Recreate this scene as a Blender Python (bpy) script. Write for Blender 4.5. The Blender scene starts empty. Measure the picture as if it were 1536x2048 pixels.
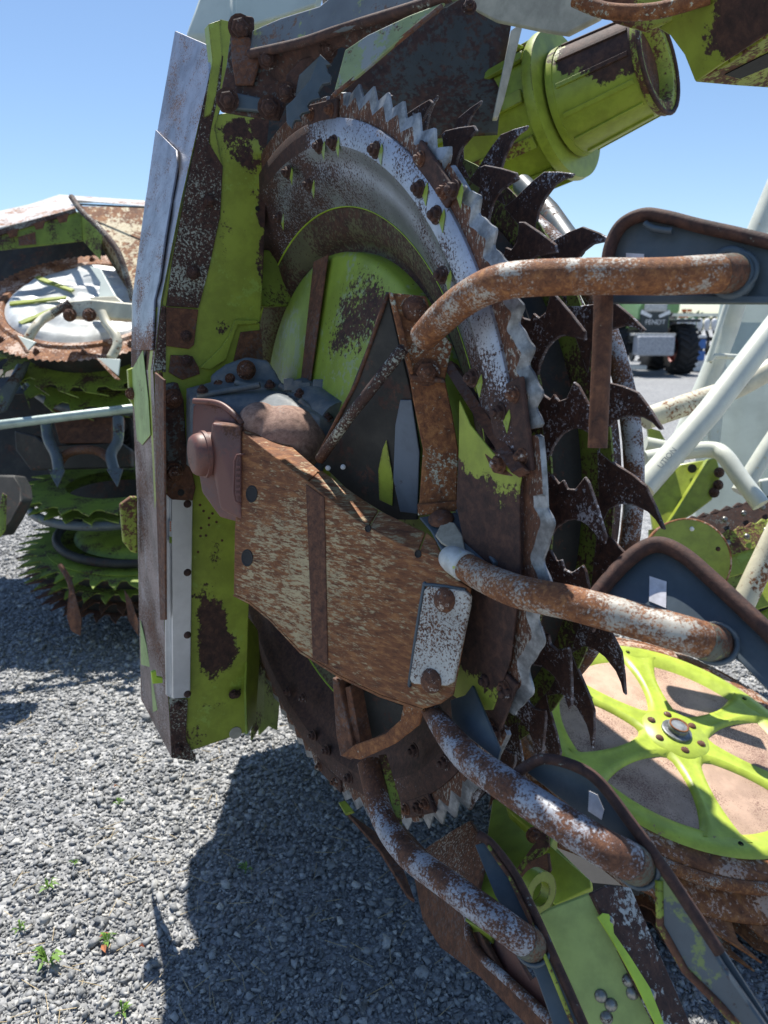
import bpy, bmesh, math, random
import numpy as np
from mathutils import Vector, Matrix, noise
R = math.radians
S = bpy.context.scene
COL = S.collection
random.seed(7)

# ---------------------------------------------------------------- camera, sky, sun, exposure
F_PX, PITCH, CAM_H = 1479.0, R(14.0), 1.5
cam_d = bpy.data.cameras.new('camera')
cam_d.sensor_fit = 'VERTICAL'; cam_d.sensor_height = 36.0; cam_d.lens = 36.0 * F_PX / 2048.0
cam_d.clip_start = 0.05; cam_d.clip_end = 3000
cam = bpy.data.objects.new('camera', cam_d); COL.objects.link(cam)
cam.location = (0, 0, CAM_H); cam.rotation_euler = (R(90) - PITCH, 0, 0)
S.camera = cam
cam_d.dof.use_dof = True; cam_d.dof.focus_distance = 1.35; cam_d.dof.aperture_fstop = 5.6

SUN_EL, SUN_AZ = R(66), R(-15)          # azimuth measured from +Y towards +X
sun_dir = Vector((math.sin(SUN_AZ) * math.cos(SUN_EL), math.cos(SUN_AZ) * math.cos(SUN_EL), math.sin(SUN_EL)))
world = bpy.data.worlds.new('World'); S.world = world; world.use_nodes = True
wn = world.node_tree
bg = wn.nodes['Background']; bg.inputs['Strength'].default_value = 0.094
sky = wn.nodes.new('ShaderNodeTexSky'); sky.sky_type = 'NISHITA'; sky.sun_disc = False
sky.sun_elevation = SUN_EL; sky.sun_rotation = SUN_AZ; sky.air_density = 1.0; sky.dust_density = 0.15; sky.ozone_density = 4.0
wn.links.new(sky.outputs[0], bg.inputs[0])
sun_l = bpy.data.lights.new('sun', 'SUN'); sun_l.energy = 5.0; sun_l.angle = R(0.5); sun_l.color = (1.0, 0.955, 0.88)
sun = bpy.data.objects.new('sun', sun_l); COL.objects.link(sun)
sun.rotation_euler = (-sun_dir).to_track_quat('-Z', 'Y').to_euler()
S.view_settings.view_transform = 'Standard'; S.view_settings.look = 'None'
S.view_settings.exposure = 0.66; S.view_settings.gamma = 1.0; S.view_settings.use_curve_mapping = False

# ---------------------------------------------------------------- sighting helpers: photograph pixel -> place in the yard
CO = Vector((0, 0, CAM_H)); VR = Vector((1, 0, 0))
VU = Vector((0, math.sin(PITCH), math.cos(PITCH))); VF = Vector((0, math.cos(PITCH), -math.sin(PITCH)))
def ray(u, v): return VF + VR * ((u - 768) / F_PX) + VU * ((1024 - v) / F_PX)
def P(u, v, d): return CO + ray(u, v) * d
def plane(p3):
    a, b, c = [P(*p) for p in p3]
    n = (b - a).cross(c - a).normalized()
    if n.dot(a - CO) > 0: n = -n                     # n faces the camera
    return (a, n)
def on(pl, u, v, lift=0.0):
    a, n = pl; a = a + n * lift
    r = ray(u, v)
    return CO + r * ((a - CO).dot(n) / r.dot(n))
# header frame: A along the rotor axle (away from us), B towards the crop side, Z up
C0 = Vector((-0.149, 1.596, 1.186)); AX = Vector((math.cos(R(30)), 0.5, 0)); BX = Vector((0.5, -math.cos(R(30)), 0)); ZX = Vector((0, 0, 1))
def L(a, b, z): return C0 + AX * a + BX * b + ZX * z
def PLA(a): return (C0 + AX * a, -AX)
def PLB(b): return (C0 + BX * b, BX)
def PLZ(z): return (Vector((0, 0, z)), ZX)

# ---------------------------------------------------------------- materials
def _n(nt, t, **k):
    n = nt.nodes.new(t)
    for a, b in k.items(): setattr(n, a, b)
    return n
def _math(nt, op, a, b=None, clamp=False):
    n = _n(nt, 'ShaderNodeMath', operation=op); n.use_clamp = clamp
    for i, x in enumerate((a, b)):
        if x is None: continue
        if isinstance(x, (int, float)): n.inputs[i].default_value = x
        else: nt.links.new(x, n.inputs[i])
    return n.outputs[0]
def _mix(nt, f, a, b):
    n = _n(nt, 'ShaderNodeMix', data_type='RGBA')
    for i, x in ((0, f), (6, a), (7, b)):
        if isinstance(x, (int, float)): n.inputs[i].default_value = x
        elif isinstance(x, tuple): n.inputs[i].default_value = (*x, 1) if len(x) == 3 else x
        else: nt.links.new(x, n.inputs[i])
    return n.outputs[2]
def _smooth(nt, x, lo, hi):
    n = _n(nt, 'ShaderNodeMapRange', interpolation_type='SMOOTHSTEP')
    nt.links.new(x, n.inputs[0]); n.inputs[1].default_value = lo; n.inputs[2].default_value = hi
    return n.outputs[0]
def _noise(nt, co, scale, detail=4, rough=0.6, dist=0.0, seed=0.0):
    n = _n(nt, 'ShaderNodeTexNoise'); n.noise_dimensions = '4D'
    n.inputs['W'].default_value = seed; n.inputs['Scale'].default_value = scale
    n.inputs['Detail'].default_value = detail; n.inputs['Roughness'].default_value = rough; n.inputs['Distortion'].default_value = dist
    nt.links.new(co, n.inputs['Vector']); return n.outputs[0]

RUSTS = {'dark': ((.018, .010, .009), (.055, .026, .020), (.12, .055, .035)),
         'brown': ((.035, .016, .011), (.11, .045, .024), (.22, .095, .045)),
         'orange': ((.06, .022, .011), (.20, .075, .028), (.42, .19, .065)),
         'pink': ((.11, .06, .045), (.27, .16, .12), (.42, .28, .21))}
def worn(name, paint, rust='brown', cover=0.4, coarse=7.0, fine=90.0, fine_w=0.5, edge=0.03, patches=(), streak=None,
         under=None, under_cover=0.0, metal=0.0, rough=0.45, bump=0.35, vary=0.12, dust=0.0, seed=0.0, rough_rust=0.8, ew=0.0, eb=0.0):
    """old paint over rust: 'cover' is the rusted share; patches = (point, radius(3), weight) adds or holds back rust there."""
    m = bpy.data.materials.new(name); m.use_nodes = True; nt = m.node_tree
    bs = nt.nodes['Principled BSDF']
    geo = _n(nt, 'ShaderNodeNewGeometry'); co = geo.outputs['Position']
    fco = co
    if streak:                                            # (rotation xyz in degrees, scale xyz)
        mp = _n(nt, 'ShaderNodeMapping'); nt.links.new(co, mp.inputs[0])
        mp.inputs['Rotation'].default_value = [R(x) for x in streak[0]]; mp.inputs['Scale'].default_value = streak[1]
        fco = mp.outputs[0]
    n1 = _noise(nt, co, coarse, 3, .55, .3, seed); n2 = _noise(nt, fco, fine, 5, .68, .2, seed + 3.1)
    v = _math(nt, 'ADD', _math(nt, 'MULTIPLY', n1, 1 - fine_w), _math(nt, 'MULTIPLY', n2, fine_w))
    if patches:                                           # ragged outlines for the rusted areas
        wb = _n(nt, 'ShaderNodeTexNoise'); wb.inputs['Scale'].default_value = 13; wb.inputs['Detail'].default_value = 4; nt.links.new(co, wb.inputs['Vector'])
        w1 = _n(nt, 'ShaderNodeVectorMath', operation='SUBTRACT'); nt.links.new(wb.outputs['Color'], w1.inputs[0]); w1.inputs[1].default_value = (.5, .5, .5)
        w2 = _n(nt, 'ShaderNodeVectorMath', operation='SCALE'); nt.links.new(w1.outputs[0], w2.inputs[0]); w2.inputs['Scale'].default_value = .11
        w3 = _n(nt, 'ShaderNodeVectorMath', operation='ADD'); nt.links.new(co, w3.inputs[0]); nt.links.new(w2.outputs[0], w3.inputs[1])
    for p, rad, w in patches:
        s = _n(nt, 'ShaderNodeVectorMath', operation='SUBTRACT'); nt.links.new(w3.outputs[0], s.inputs[0]); s.inputs[1].default_value = p
        if not isinstance(rad, (tuple, list)): rad = (rad,) * 3
        s2 = _n(nt, 'ShaderNodeVectorMath', operation='DIVIDE'); nt.links.new(s.outputs[0], s2.inputs[0]); s2.inputs[1].default_value = rad
        ln = _n(nt, 'ShaderNodeVectorMath', operation='LENGTH'); nt.links.new(s2.outputs[0], ln.inputs[0])
        k = _smooth(nt, ln.outputs['Value'], 1.25, 0.5)
        v = _math(nt, 'ADD', v, _math(nt, 'MULTIPLY', k, w))
    if ew:                                                # paint rubbed away along the edges of the sheet
        bv = _n(nt, 'ShaderNodeBevel'); bv.samples = 4; bv.inputs['Radius'].default_value = .007
        dt = _n(nt, 'ShaderNodeVectorMath', operation='DOT_PRODUCT'); nt.links.new(bv.outputs[0], dt.inputs[0]); nt.links.new(geo.outputs['Normal'], dt.inputs[1])
        v = _math(nt, 'ADD', v, _math(nt, 'MULTIPLY', _smooth(nt, dt.outputs['Value'], .995, .80), ew))
    thr = 0.5 + (0.5 - cover) * 0.42
    mask = _smooth(nt, v, thr - edge, thr + edge)
    ra, rb, rc = RUSTS[rust]
    cr = _n(nt, 'ShaderNodeValToRGB'); nt.links.new(_noise(nt, fco, fine * .45, 6, .72, .5, seed + 9), cr.inputs[0])
    e = cr.color_ramp.elements; e[0].position = .30; e[0].color = (*ra, 1); e[1].position = .72; e[1].color = (*rc, 1)
    x = cr.color_ramp.elements.new(.5); x.color = (*rb, 1)
    lo = tuple(c * (1 - vary * 1.6) for c in paint); hi = tuple(min(c * (1 + vary), .9) for c in paint)
    base = _mix(nt, _smooth(nt, _noise(nt, co, coarse * 1.7, 5, .65, 0, seed + 5), .35, .65), lo, hi)
    if under:
        um = _smooth(nt, _math(nt, 'ADD', _math(nt, 'MULTIPLY', _noise(nt, co, coarse * 1.3, 3, .6, .6, seed + 20), .55),
             _math(nt, 'MULTIPLY', _noise(nt, fco, fine * .6, 5, .7, 0, seed + 22), .45)), .5 + (.5 - under_cover) * .4 - .02, .5 + (.5 - under_cover) * .4 + .03)
        base = _mix(nt, um, base, under)
    col = _mix(nt, mask, base, cr.outputs[0])
    if eb:                                                # steel worn bright along thin edges
        bv2 = _n(nt, 'ShaderNodeBevel'); bv2.samples = 4; bv2.inputs['Radius'].default_value = .0035
        d2 = _n(nt, 'ShaderNodeVectorMath', operation='DOT_PRODUCT'); nt.links.new(bv2.outputs[0], d2.inputs[0]); nt.links.new(geo.outputs['Normal'], d2.inputs[1])
        em = _math(nt, 'MULTIPLY', _smooth(nt, d2.outputs['Value'], .99, .80), _smooth(nt, _noise(nt, co, 45, 4, .6, 0, seed + 60), .40, .58))
        col = _mix(nt, _math(nt, 'MULTIPLY', em, eb), col, (.50, .52, .56))
    if dust > 0:
        dm = _math(nt, 'MULTIPLY', _smooth(nt, _noise(nt, co, 14, 6, .7, 0, seed + 40), .42, .75), dust)
        col = _mix(nt, dm, col, (.36, .32, .26))
    nt.links.new(col, bs.inputs['Base Color'])
    grain = _noise(nt, fco, fine * 2.2, 3, .7, 0, seed + 50)
    rr = _math(nt, 'ADD', _math(nt, 'MULTIPLY', mask, rough_rust - rough), _math(nt, 'ADD', _math(nt, 'MULTIPLY', grain, .22), rough - .11))
    nt.links.new(rr, bs.inputs['Roughness'])
    if metal > 0: nt.links.new(_math(nt, 'MULTIPLY', _math(nt, 'SUBTRACT', 1.0, mask), metal), bs.inputs['Metallic'])
    h = _math(nt, 'SUBTRACT', _math(nt, 'MULTIPLY', _math(nt, 'MULTIPLY', mask, grain), .9), _math(nt, 'MULTIPLY', mask, .55))
    h = _math(nt, 'ADD', h, _math(nt, 'MULTIPLY', n1, .9))
    b = _n(nt, 'ShaderNodeBump'); b.inputs['Strength'].default_value = bump; b.inputs['Distance'].default_value = .0022
    nt.links.new(h, b.inputs['Height']); nt.links.new(b.outputs[0], bs.inputs['Normal'])
    return m
def plain(name, col, rough=.5, metal=0.0, vary=.15, scale=30, bump=.1):
    return worn(name, col, cover=-.6, coarse=scale / 3, fine=scale * 3, rough=rough, metal=metal, vary=vary, bump=bump)

LIME = (.29, .35, .042); SLATE = (.060, .085, .105); STEEL = (.52, .55, .60)

# ---------------------------------------------------------------- mesh helpers
ORG = {}
def org(p): return ORG[p.name] if p is not None else Vector((0, 0, 0))
def tag(o, label=None, cat=None, group=None, kind=None):
    if label: o['label'] = label
    if cat: o['category'] = cat
    if group: o['group'] = group
    if kind: o['kind'] = kind
    return o
def thing(name, label, cat, loc, group=None):
    o = bpy.data.objects.new(name, None); COL.objects.link(o); o.location = loc; o.empty_display_size = .1
    ORG[o.name] = Vector(loc); return tag(o, label, cat, group)
def mesh(name, vs, fs, mat, parent=None, smooth=False, bevel=0.0, label=None, sub=0, loc=None, fmat=None):
    me = bpy.data.meshes.new(name)
    og = org(parent) if parent is not None else (Vector(loc) if loc is not None else Vector((0, 0, 0)))
    me.from_pydata([tuple(Vector(v) - og) for v in vs], [], fs)
    for m in (mat if isinstance(mat, (list, tuple)) else [mat]): me.materials.append(m)
    if fmat is not None: me.polygons.foreach_set('material_index', fmat)
    bm = bmesh.new(); bm.from_mesh(me); bmesh.ops.recalc_face_normals(bm, faces=bm.faces); bm.to_mesh(me); bm.free()
    if smooth: me.polygons.foreach_set('use_smooth', [True] * len(me.polygons))
    o = bpy.data.objects.new(name, me); COL.objects.link(o)
    if parent is not None: o.parent = parent; ORG[o.name] = og
    else: o.location = og; ORG[o.name] = og
    if bevel:
        b = o.modifiers.new('bevel', 'BEVEL'); b.width = bevel; b.segments = 2; b.limit_method = 'ANGLE'; b.angle_limit = R(40)
        if not smooth:
            me.polygons.foreach_set('use_smooth', [True] * len(me.polygons))
            w = o.modifiers.new('wn', 'WEIGHTED_NORMAL'); w.keep_sharp = True
            me.set_sharp_from_angle(angle=R(38))
    if label: o['label'] = label
    return o
def join(parts):
    V, Fc = [], []
    for vs, fs in parts:
        n = len(V); V += list(vs); Fc += [tuple(i + n for i in f) for f in fs]
    return V, Fc
def prism(pts, off):
    off = Vector(off); n = len(pts); vs = [Vector(p) for p in pts] + [Vector(p) + off for p in pts]
    fs = [tuple(range(n)), tuple(range(2 * n - 1, n - 1, -1))] + [(i, (i + 1) % n, n + (i + 1) % n, n + i) for i in range(n)]
    return vs, fs
def plate(name, pts, pl, t, mat, parent, bevel=.0012, lift=0.0, label=None):
    """flat sheet cut to an outline on plane pl, t thick, its back away from the camera side of the plane"""
    q = [on(pl, u, v, lift) for u, v in pts]
    return mesh(name, *prism(q, -pl[1] * t), mat, parent, bevel=bevel, label=label)
def cr_path(pts, k=7, closed=False):
    pts = [Vector(p) for p in pts]; out = []
    n = len(pts)
    for i in range(n if closed else n - 1):
        g = (lambda j: pts[j % n]) if closed else (lambda j: pts[max(0, min(n - 1, j))])
        p0, p1, p2, p3 = g(i - 1), g(i), g(i + 1), g(i + 2)
        for s in range(k):
            t = s / k
            out.append(.5 * ((2 * p1) + (p2 - p0) * t + (2 * p0 - 5 * p1 + 4 * p2 - p3) * t * t + (3 * p1 - p0 - 3 * p2 + p3) * t ** 3))
    if not closed: out.append(pts[-1])
    return out
def tube_geo(path, rad, sides=18, caps=True, closed=False, flat=1.0, up=None):
    path = [Vector(p) for p in path]; n = len(path); vs, fs = [], []
    t0 = (path[1] - path[0]).normalized()
    u = (up if up is not None else (Vector((0, 0, 1)) if abs(t0.z) < .9 else Vector((1, 0, 0)))); u = (u - t0 * u.dot(t0)).normalized()
    for i in range(n):
        a = path[i - 1] if (i > 0 or closed) else path[0]; b = path[(i + 1) % n] if (i < n - 1 or closed) else path[-1]
        t = (b - a).normalized(); u = (u - t * u.dot(t)).normalized(); w = t.cross(u)
        r = rad[i] if isinstance(rad, (list, tuple)) else rad
        for k in range(sides):
            an = 2 * math.pi * k / sides
            vs.append(path[i] + (u * math.cos(an) * flat + w * math.sin(an)) * r)
    for i in range(n if closed else n - 1):
        j = (i + 1) % n
        for k in range(sides):
            l = (k + 1) % sides
            fs.append((i * sides + k, i * sides + l, j * sides + l, j * sides + k))
    if caps and not closed: fs += [tuple(range(sides)), tuple(range(n * sides - 1, (n - 1) * sides - 1, -1))]
    return vs, fs
def tube(name, pts, rad, mat, parent, smooth_path=True, sides=20, label=None, closed=False, flat=1.0, up=None):
    path = cr_path(pts, 8, closed) if smooth_path else pts
    if isinstance(rad, (list, tuple)):
        n = len(path); rr = []
        for i in range(n):
            x = i / (n - 1) * (len(rad) - 1); k = min(int(x), len(rad) - 2); rr.append(rad[k] + (rad[k + 1] - rad[k]) * (x - k))
        rad = rr
    o = mesh(name, *tube_geo(path, rad, sides, True, closed, flat, up), mat, parent, smooth=True, label=label)
    o.data.set_sharp_from_angle(angle=R(50)); return o
def tube_to(name, pts, pl, end, rad, mat, parent, label=None):
    """a bent tube whose far end is welded into the sheet lying in plane pl"""
    e = on(pl, *end); de = (e - CO).dot(VF); n = len(pts); dl = de - .020 - pts[-1][2]
    q = [P(u, v, d + dl * (i / (n - 1)) ** 2) for i, (u, v, d) in enumerate(pts)]
    q += [P(end[0] - (end[0] - pts[-1][0]) * .35, end[1] - (end[1] - pts[-1][1]) * .35, de - .014), P(end[0], end[1], de + .016)]
    o = tube(name, q, rad, mat, parent, label=label)
    path = cr_path(q, 8); k = len(path) - 12; r0 = rad[-1]
    mesh('weld_sleeve', *tube_geo(path[k:], [r0 * (1.015 + .13 * (i / 11) ** 2) for i in range(12)], 20), M['sleeve'], o, smooth=True)
    c = on(pl, *end); x, y, z = frame_of(pl[1])
    mesh('weld_bead', *tube_geo([c + z * .003 + (x * math.cos(a) + y * math.sin(a)) * r0 * 1.10 for a in [k2 * .349 for k2 in range(18)]], .0035, 8, closed=True), M['slate'], o, smooth=True)
    return o
def frame_of(n):
    n = n.normalized(); a = Vector((0, 0, 1)) if abs(n.z) < .9 else Vector((0, 1, 0))
    x = a.cross(n).normalized(); return x, n.cross(x), n
def lathe_geo(c, ax, prof, seg=96, a0=0.0, a1=2 * math.pi, ref=None):
    """prof = [(radius, distance along ax)]"""
    x, y, z = frame_of(ax)
    if ref: x, y = ref
    full = abs(a1 - a0 - 2 * math.pi) < 1e-6; m = seg if full else seg + 1; vs, fs = [], []
    for r, h in prof:
        for k in range(m):
            an = a0 + (a1 - a0) * k / seg
            vs.append(c + z * h + (x * math.cos(an) + y * math.sin(an)) * r)
    for i in range(len(prof) - 1):
        for k in range(seg):
            l = (k + 1) % m
            fs.append((i * m + k, i * m + l, (i + 1) * m + l, (i + 1) * m + k))
    return vs, fs
def box_geo(c, x, y, z, hx, hy, hz):
    vs = [c + x * (hx * i) + y * (hy * j) + z * (hz * k) for i in (-1, 1) for j in (-1, 1) for k in (-1, 1)]
    return vs, [(0, 1, 3, 2), (4, 6, 7, 5), (0, 4, 5, 1), (2, 3, 7, 6), (0, 2, 6, 4), (1, 5, 7, 3)]
def hull_geo(pts):
    bm = bmesh.new()
    for p in pts: bm.verts.new(p)
    r = bmesh.ops.convex_hull(bm, input=bm.verts)
    dead = [v for v in bm.verts if not v.link_faces]
    bmesh.ops.delete(bm, geom=dead, context='VERTS')
    bmesh.ops.dissolve_limit(bm, angle_limit=R(1), verts=bm.verts, edges=bm.edges)
    bm.verts.index_update(); vs = [v.co.copy() for v in bm.verts]; fs = [tuple(v.index for v in f.verts) for f in bm.faces]
    bm.free(); return vs, fs
def ball_geo(c, x, y, z, rx, ry, rz, n=14):
    vs, fs = [], []
    for i in range(1, n):
        t = math.pi * i / n
        for k in range(2 * n):
            a = math.pi * k / n
            vs.append(c + x * (rx * math.sin(t) * math.cos(a)) + y * (ry * math.sin(t) * math.sin(a)) + z * (rz * math.cos(t)))
    for i in range(n - 2):
        for k in range(2 * n):
            l = (k + 1) % (2 * n); fs.append((i * 2 * n + k, i * 2 * n + l, (i + 1) * 2 * n + l, (i + 1) * 2 * n + k))
    fs.append(tuple(range(2 * n))); fs.append(tuple(range((n - 1) * 2 * n - 1, (n - 2) * 2 * n - 1, -1)))
    return vs, fs
def cast(name, parts, mat, parent, voxel=.006, label=None, it=6):
    """a casting: overlapping lumps fused into one smooth skin"""
    o = mesh(name, *join(parts), mat, parent, smooth=True, label=label)
    m = o.modifiers.new('fuse', 'REMESH'); m.mode = 'VOXEL'; m.voxel_size = voxel; m.use_smooth_shade = True
    s = o.modifiers.new('soft', 'SMOOTH'); s.iterations = it; s.factor = .6
    return o
_bolt = {}
def bolt_mesh(kind, mat):
    key = (kind, mat.name)
    if key in _bolt: return _bolt[key]
    Z = Vector((0, 0, 1)); O = Vector((0, 0, 0)); X = Vector((1, 0, 0)); Y = Vector((0, 1, 0))
    if kind == 'hex':
        w = lathe_geo(O, Z, [(1.3, 0), (1.3, .18), (0, .18)], 14, ref=(X, Y)); h = lathe_geo(O, Z, [(1, .18), (1, .75), (.86, .9), (.35, .95), (0, .95)], 6, ref=(X, Y))
        s = lathe_geo(O, Z, [(.52, .9), (.52, 1.35), (.3, 1.5), (0, 1.5)], 8, ref=(X, Y)); g = join([w, h, s])
    else:
        g = lathe_geo(O, Z, [(1.25, 0), (1.2, .15), (.85, .5), (.4, .68), (0, .7)], 14, ref=(X, Y))
    me = bpy.data.meshes.new('bolt'); me.from_pydata([tuple(v) for v in g[0]], [], g[1]); me.materials.append(mat)
    me.polygons.foreach_set('use_smooth', [True] * len(me.polygons)); me.set_sharp_from_angle(angle=R(35))
    _bolt[key] = me; return me
def bolt(pos, n, r, mat, parent, kind='hex', name='bolt'):
    o = bpy.data.objects.new(name, bolt_mesh(kind, mat)); COL.objects.link(o); o.parent = parent; ORG[o.name] = org(parent)
    x, y, z = frame_of(n); M = Matrix((x, y, z)).transposed().to_4x4()
    rz = Matrix.Rotation(random.random() * 6.28, 4, 'Z')
    o.matrix_local = Matrix.Translation(pos - org(parent)) @ M @ rz @ Matrix.Scale(r, 4); return o
def recess(name, pos, n, r, mat, parent):
    """a drilled hole shown as a short dark-walled cup let into a raised collar"""
    return mesh(name, *lathe_geo(pos, n, [(r * 1.12, -.001), (r * 1.12, .0008), (r, .0008), (r * .96, -.0004), (0, -.0004)], 16), mat, parent)

def text_obj(name, curve):
    t = bpy.data.objects.new(name, curve); COL.objects.link(t)
    bpy.context.view_layer.update()
    me = bpy.data.meshes.new_from_object(t.evaluated_get(bpy.context.evaluated_depsgraph_get())); me.name = name
    m = curve.materials[0]; bpy.data.objects.remove(t)
    if not me.materials: me.materials.append(m)
    return bpy.data.objects.new(name, me)

# ================================================================ materials of the place
def at(pl, u, v): return tuple(on(pl, u, v))
PG = PLB(-0.24)                                            # plane of the upright housing's green face
PSIL = plane(((430, 97, 1.50), (300, 740, 1.66), (265, 600, 1.98)))
M = {}
M['lime'] = worn('lime_paint', LIME, 'dark', .10, coarse=9, fine=140, patches=[
    (at(PG, 432, 1280), (.055, .055, .15), .30), (at(PG, 425, 1100), (.03, .04, .05), .10), (at(PG, 475, 300), (.05, .05, .05), .22),
    (at(PG, 452, 480), (.02, .03, .11), .10), (at(PG, 380, 1480), (.05, .05, .04), .16), (at(PG, 440, 1400), (.09, .09, .012), .17),
    (at(PG, 535, 480), (.022, .022, .4), .24), (at(PG, 505, 262), (.10, .10, .022), .2), (at(PG, 450, 640), (.03, .04, .03), .12), (at(PG, 395, 1180), (.03, .03, .03), .14), (at(PG, 400, 1390), (.012, .04, .05), .1)], rough=.42, ew=.22, under=(.30, .40, .07), under_cover=.3)
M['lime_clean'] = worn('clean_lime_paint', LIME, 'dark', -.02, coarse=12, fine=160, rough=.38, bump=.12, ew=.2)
M['lime_pale'] = worn('pale_chalky_lime_paint', (.34, .45, .17), 'brown', .25, coarse=11, fine=120, rough=.6)
M['silver_brown'] = worn('brushed_steel_with_rust_film', (.25, .20, .19), 'brown', .46, coarse=5, fine=130, fine_w=.6, metal=.35, rough=.5, streak=((25, 10, 35), (.3, 1.8, 1.8)), vary=.3, under=(.34, .32, .33), under_cover=.35)
M['lime_shade'] = worn('shaded_scuffed_lime_paint', (.20, .27, .035), 'dark', .40, coarse=9, fine=110, rough=.5)  # scuffed lime with shade put into a darker base colour
M['lime_rusty'] = worn('lime_paint_flaking_to_rust', LIME, 'brown', .5, coarse=11, fine=110, rough=.5, under=(.45, .47, .40), under_cover=.15)
M['rust_dark'] = worn('dark_rust', (.10, .065, .055), 'brown', .62, coarse=9, fine=130, fine_w=.6, rough=.6)
M['rust_plate'] = worn('streaked_rust_plate', (.42, .33, .18), 'orange', .60, coarse=5, fine=165, fine_w=.62, edge=.045,
    streak=((0, 30, 0), (.22, .6, 1.7)), rough=.55, bump=.5, ew=.15)
M['rust_tube'] = worn('rusted_painted_tube', (.40, .38, .33), 'orange', .60, coarse=19, fine=260, fine_w=.50, edge=.045, rough=.5, bump=.6)
M['rust_tube2'] = worn('rusted_speckled_tube', (.34, .36, .40), 'brown', .56, coarse=20, fine=250, fine_w=.52, edge=.045, rough=.42, bump=.6)
M['rust_arm'] = worn('rusted_flaking_arm', (.42, .44, .35), 'orange', .66, coarse=14, fine=170, fine_w=.55, rough=.5, bump=.6)
M['blade'] = worn('rusted_blade', (.38, .37, .33), 'brown', .64, coarse=8, fine=190, fine_w=.72, rough=.5, bump=.7,
    streak=((0, 0, 0), (1.4, 1.4, .6)), metal=.3)
M['edge'] = worn('bare_cutting_edge', (.28, .295, .31), 'brown', .16, coarse=16, fine=280, fine_w=.6, metal=.5, rough=.45, vary=.35, bump=.6)
M['dish'] = worn('polished_dish_steel', (.38, .41, .47), 'dark', .41, coarse=7, fine=240, fine_w=.6, metal=.72, rough=.40, patches=[
    (tuple(L(0, .55, -.42)), (.45, .45, .42), .20), (tuple(L(0, .35, -.6)), (.45, .45, .25), .16), (tuple(L(0, -.45, .45)), (.35, .5, .5), .14), (tuple(L(0, -.25, -.55)), (.5, .5, .34), .19), (tuple(L(0, .62, .05)), (.25, .25, .25), .08)])
M['ring'] = worn('speckled_bolt_ring', (.42, .45, .52), 'dark', .40, coarse=7, fine=230, fine_w=.6, metal=.55, rough=.42, patches=[
    (tuple(L(0, .67, -.22)), (.3, .3, .26), .32), (tuple(L(0, .45, -.55)), (.4, .4, .25), .13), (tuple(L(0, -.25, .62)), (.35, .35, .16), .18), (tuple(L(0, .69, .10)), (.2, .2, .17), .10), (tuple(L(0, -.25, -.62)), (.5, .5, .30), .17)])
M['olive_dish'] = worn('dark_olive_inner_dish', (.10, .10, .05), 'dark', .52, coarse=8, fine=140, fine_w=.6, rough=.6)  # dark olive band between steel dish and hub
M['hub'] = worn('scuffed_lime_hub', (.25, .34, .04), 'dark', .22, coarse=7, fine=120, rough=.4, under=(.27, .34, .17), under_cover=.42, patches=[(tuple(L(.04, .12, .36)), (.12, .12, .10), .14)])
M['tooth'] = worn('rusted_tooth_steel', (.42, .44, .50), 'dark', .68, coarse=14, fine=200, fine_w=.55, rough=.5, eb=.75)
M['tooth_disc'] = worn('lime_tooth_disc', (.14, .19, .03), 'dark', .48, coarse=9, fine=150, fine_w=.55, rough=.55)
M['silver'] = worn('brushed_cover_steel', (.29, .295, .33), 'brown', .37, coarse=9, fine=160, fine_w=.6, metal=.7, rough=.40,
    streak=((25, 10, 35), (.35, 1.6, 1.6)), vary=.2, patches=[(tuple(P(300, 1000, 1.8)), (.3, .4, .38), .12), (tuple(P(300, 720, 1.75)), (.1, .3, .10), .06)])
M['strip'] = worn('speckled_wear_strip', (.36, .38, .32), 'dark', .60, coarse=9, fine=210, fine_w=.65, rough=.5, bump=.6)
M['slate'] = worn('slate_grey_paint', SLATE, 'dark', .12, coarse=8, fine=120, rough=.42, dust=.12)
M['slate_top'] = worn('weathered_slate_paint', (.08, .10, .115), 'dark', .36, coarse=7, fine=90, rough=.4, under=(.18, .24, .08), under_cover=.33)
M['slate_rusty'] = worn('slate_paint_rubbed_to_rust', (.09, .11, .11), 'dark', .64, coarse=9, fine=110, rough=.5, under=(.30, .36, .07), under_cover=.16)
M['rim'] = worn('rusted_rim', (.30, .34, .30), 'dark', .80, coarse=14, fine=140, rough=.5)
M['cast_rust'] = worn('rusted_casting', (.22, .22, .20), 'pink', .66, coarse=5, fine=160, fine_w=.25, rough=.6, vary=.2)
M['cast_red'] = worn('red_rust_casting', (.13, .065, .055), 'brown', .35, coarse=7, fine=190, fine_w=.4, rough=.5, under=(.16, .065, .05), under_cover=.6)
M['cast_slate'] = worn('dusty_slate_casting', (.085, .11, .13), 'brown', .20, coarse=9, fine=90, rough=.6, dust=.6)
M['alu'] = worn('aluminium_profile', (.62, .64, .66), 'brown', -.5, metal=.85, rough=.36, fine=200, vary=.06, bump=.08)
M['bolt'] = worn('rusty_bolt', (.45, .42, .38), 'brown', .70, coarse=60, fine=300, rough=.5, metal=.3)
M['bolt_dark'] = worn('dark_rusty_bolt', (.30, .28, .27), 'dark', .75, coarse=60, fine=300, rough=.45)
M['steel_bolt'] = worn('zinc_bolt', (.30, .30, .28), 'dark', .35, coarse=80, fine=300, rough=.35, metal=.7)
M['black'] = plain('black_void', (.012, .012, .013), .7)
M['dark_metal'] = worn('grimy_shaded_metal', (.016, .017, .016), 'dark', .35, coarse=9, fine=60, rough=.65, dust=.07)  # grimy metal; near-black base also carries shade of recesses and hidden sides
M['white'] = worn('white_frame_paint', (.62, .64, .56), 'orange', .06, coarse=5, fine=80, rough=.35, vary=.07, under=(.55, .47, .28), under_cover=.17)
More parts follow.
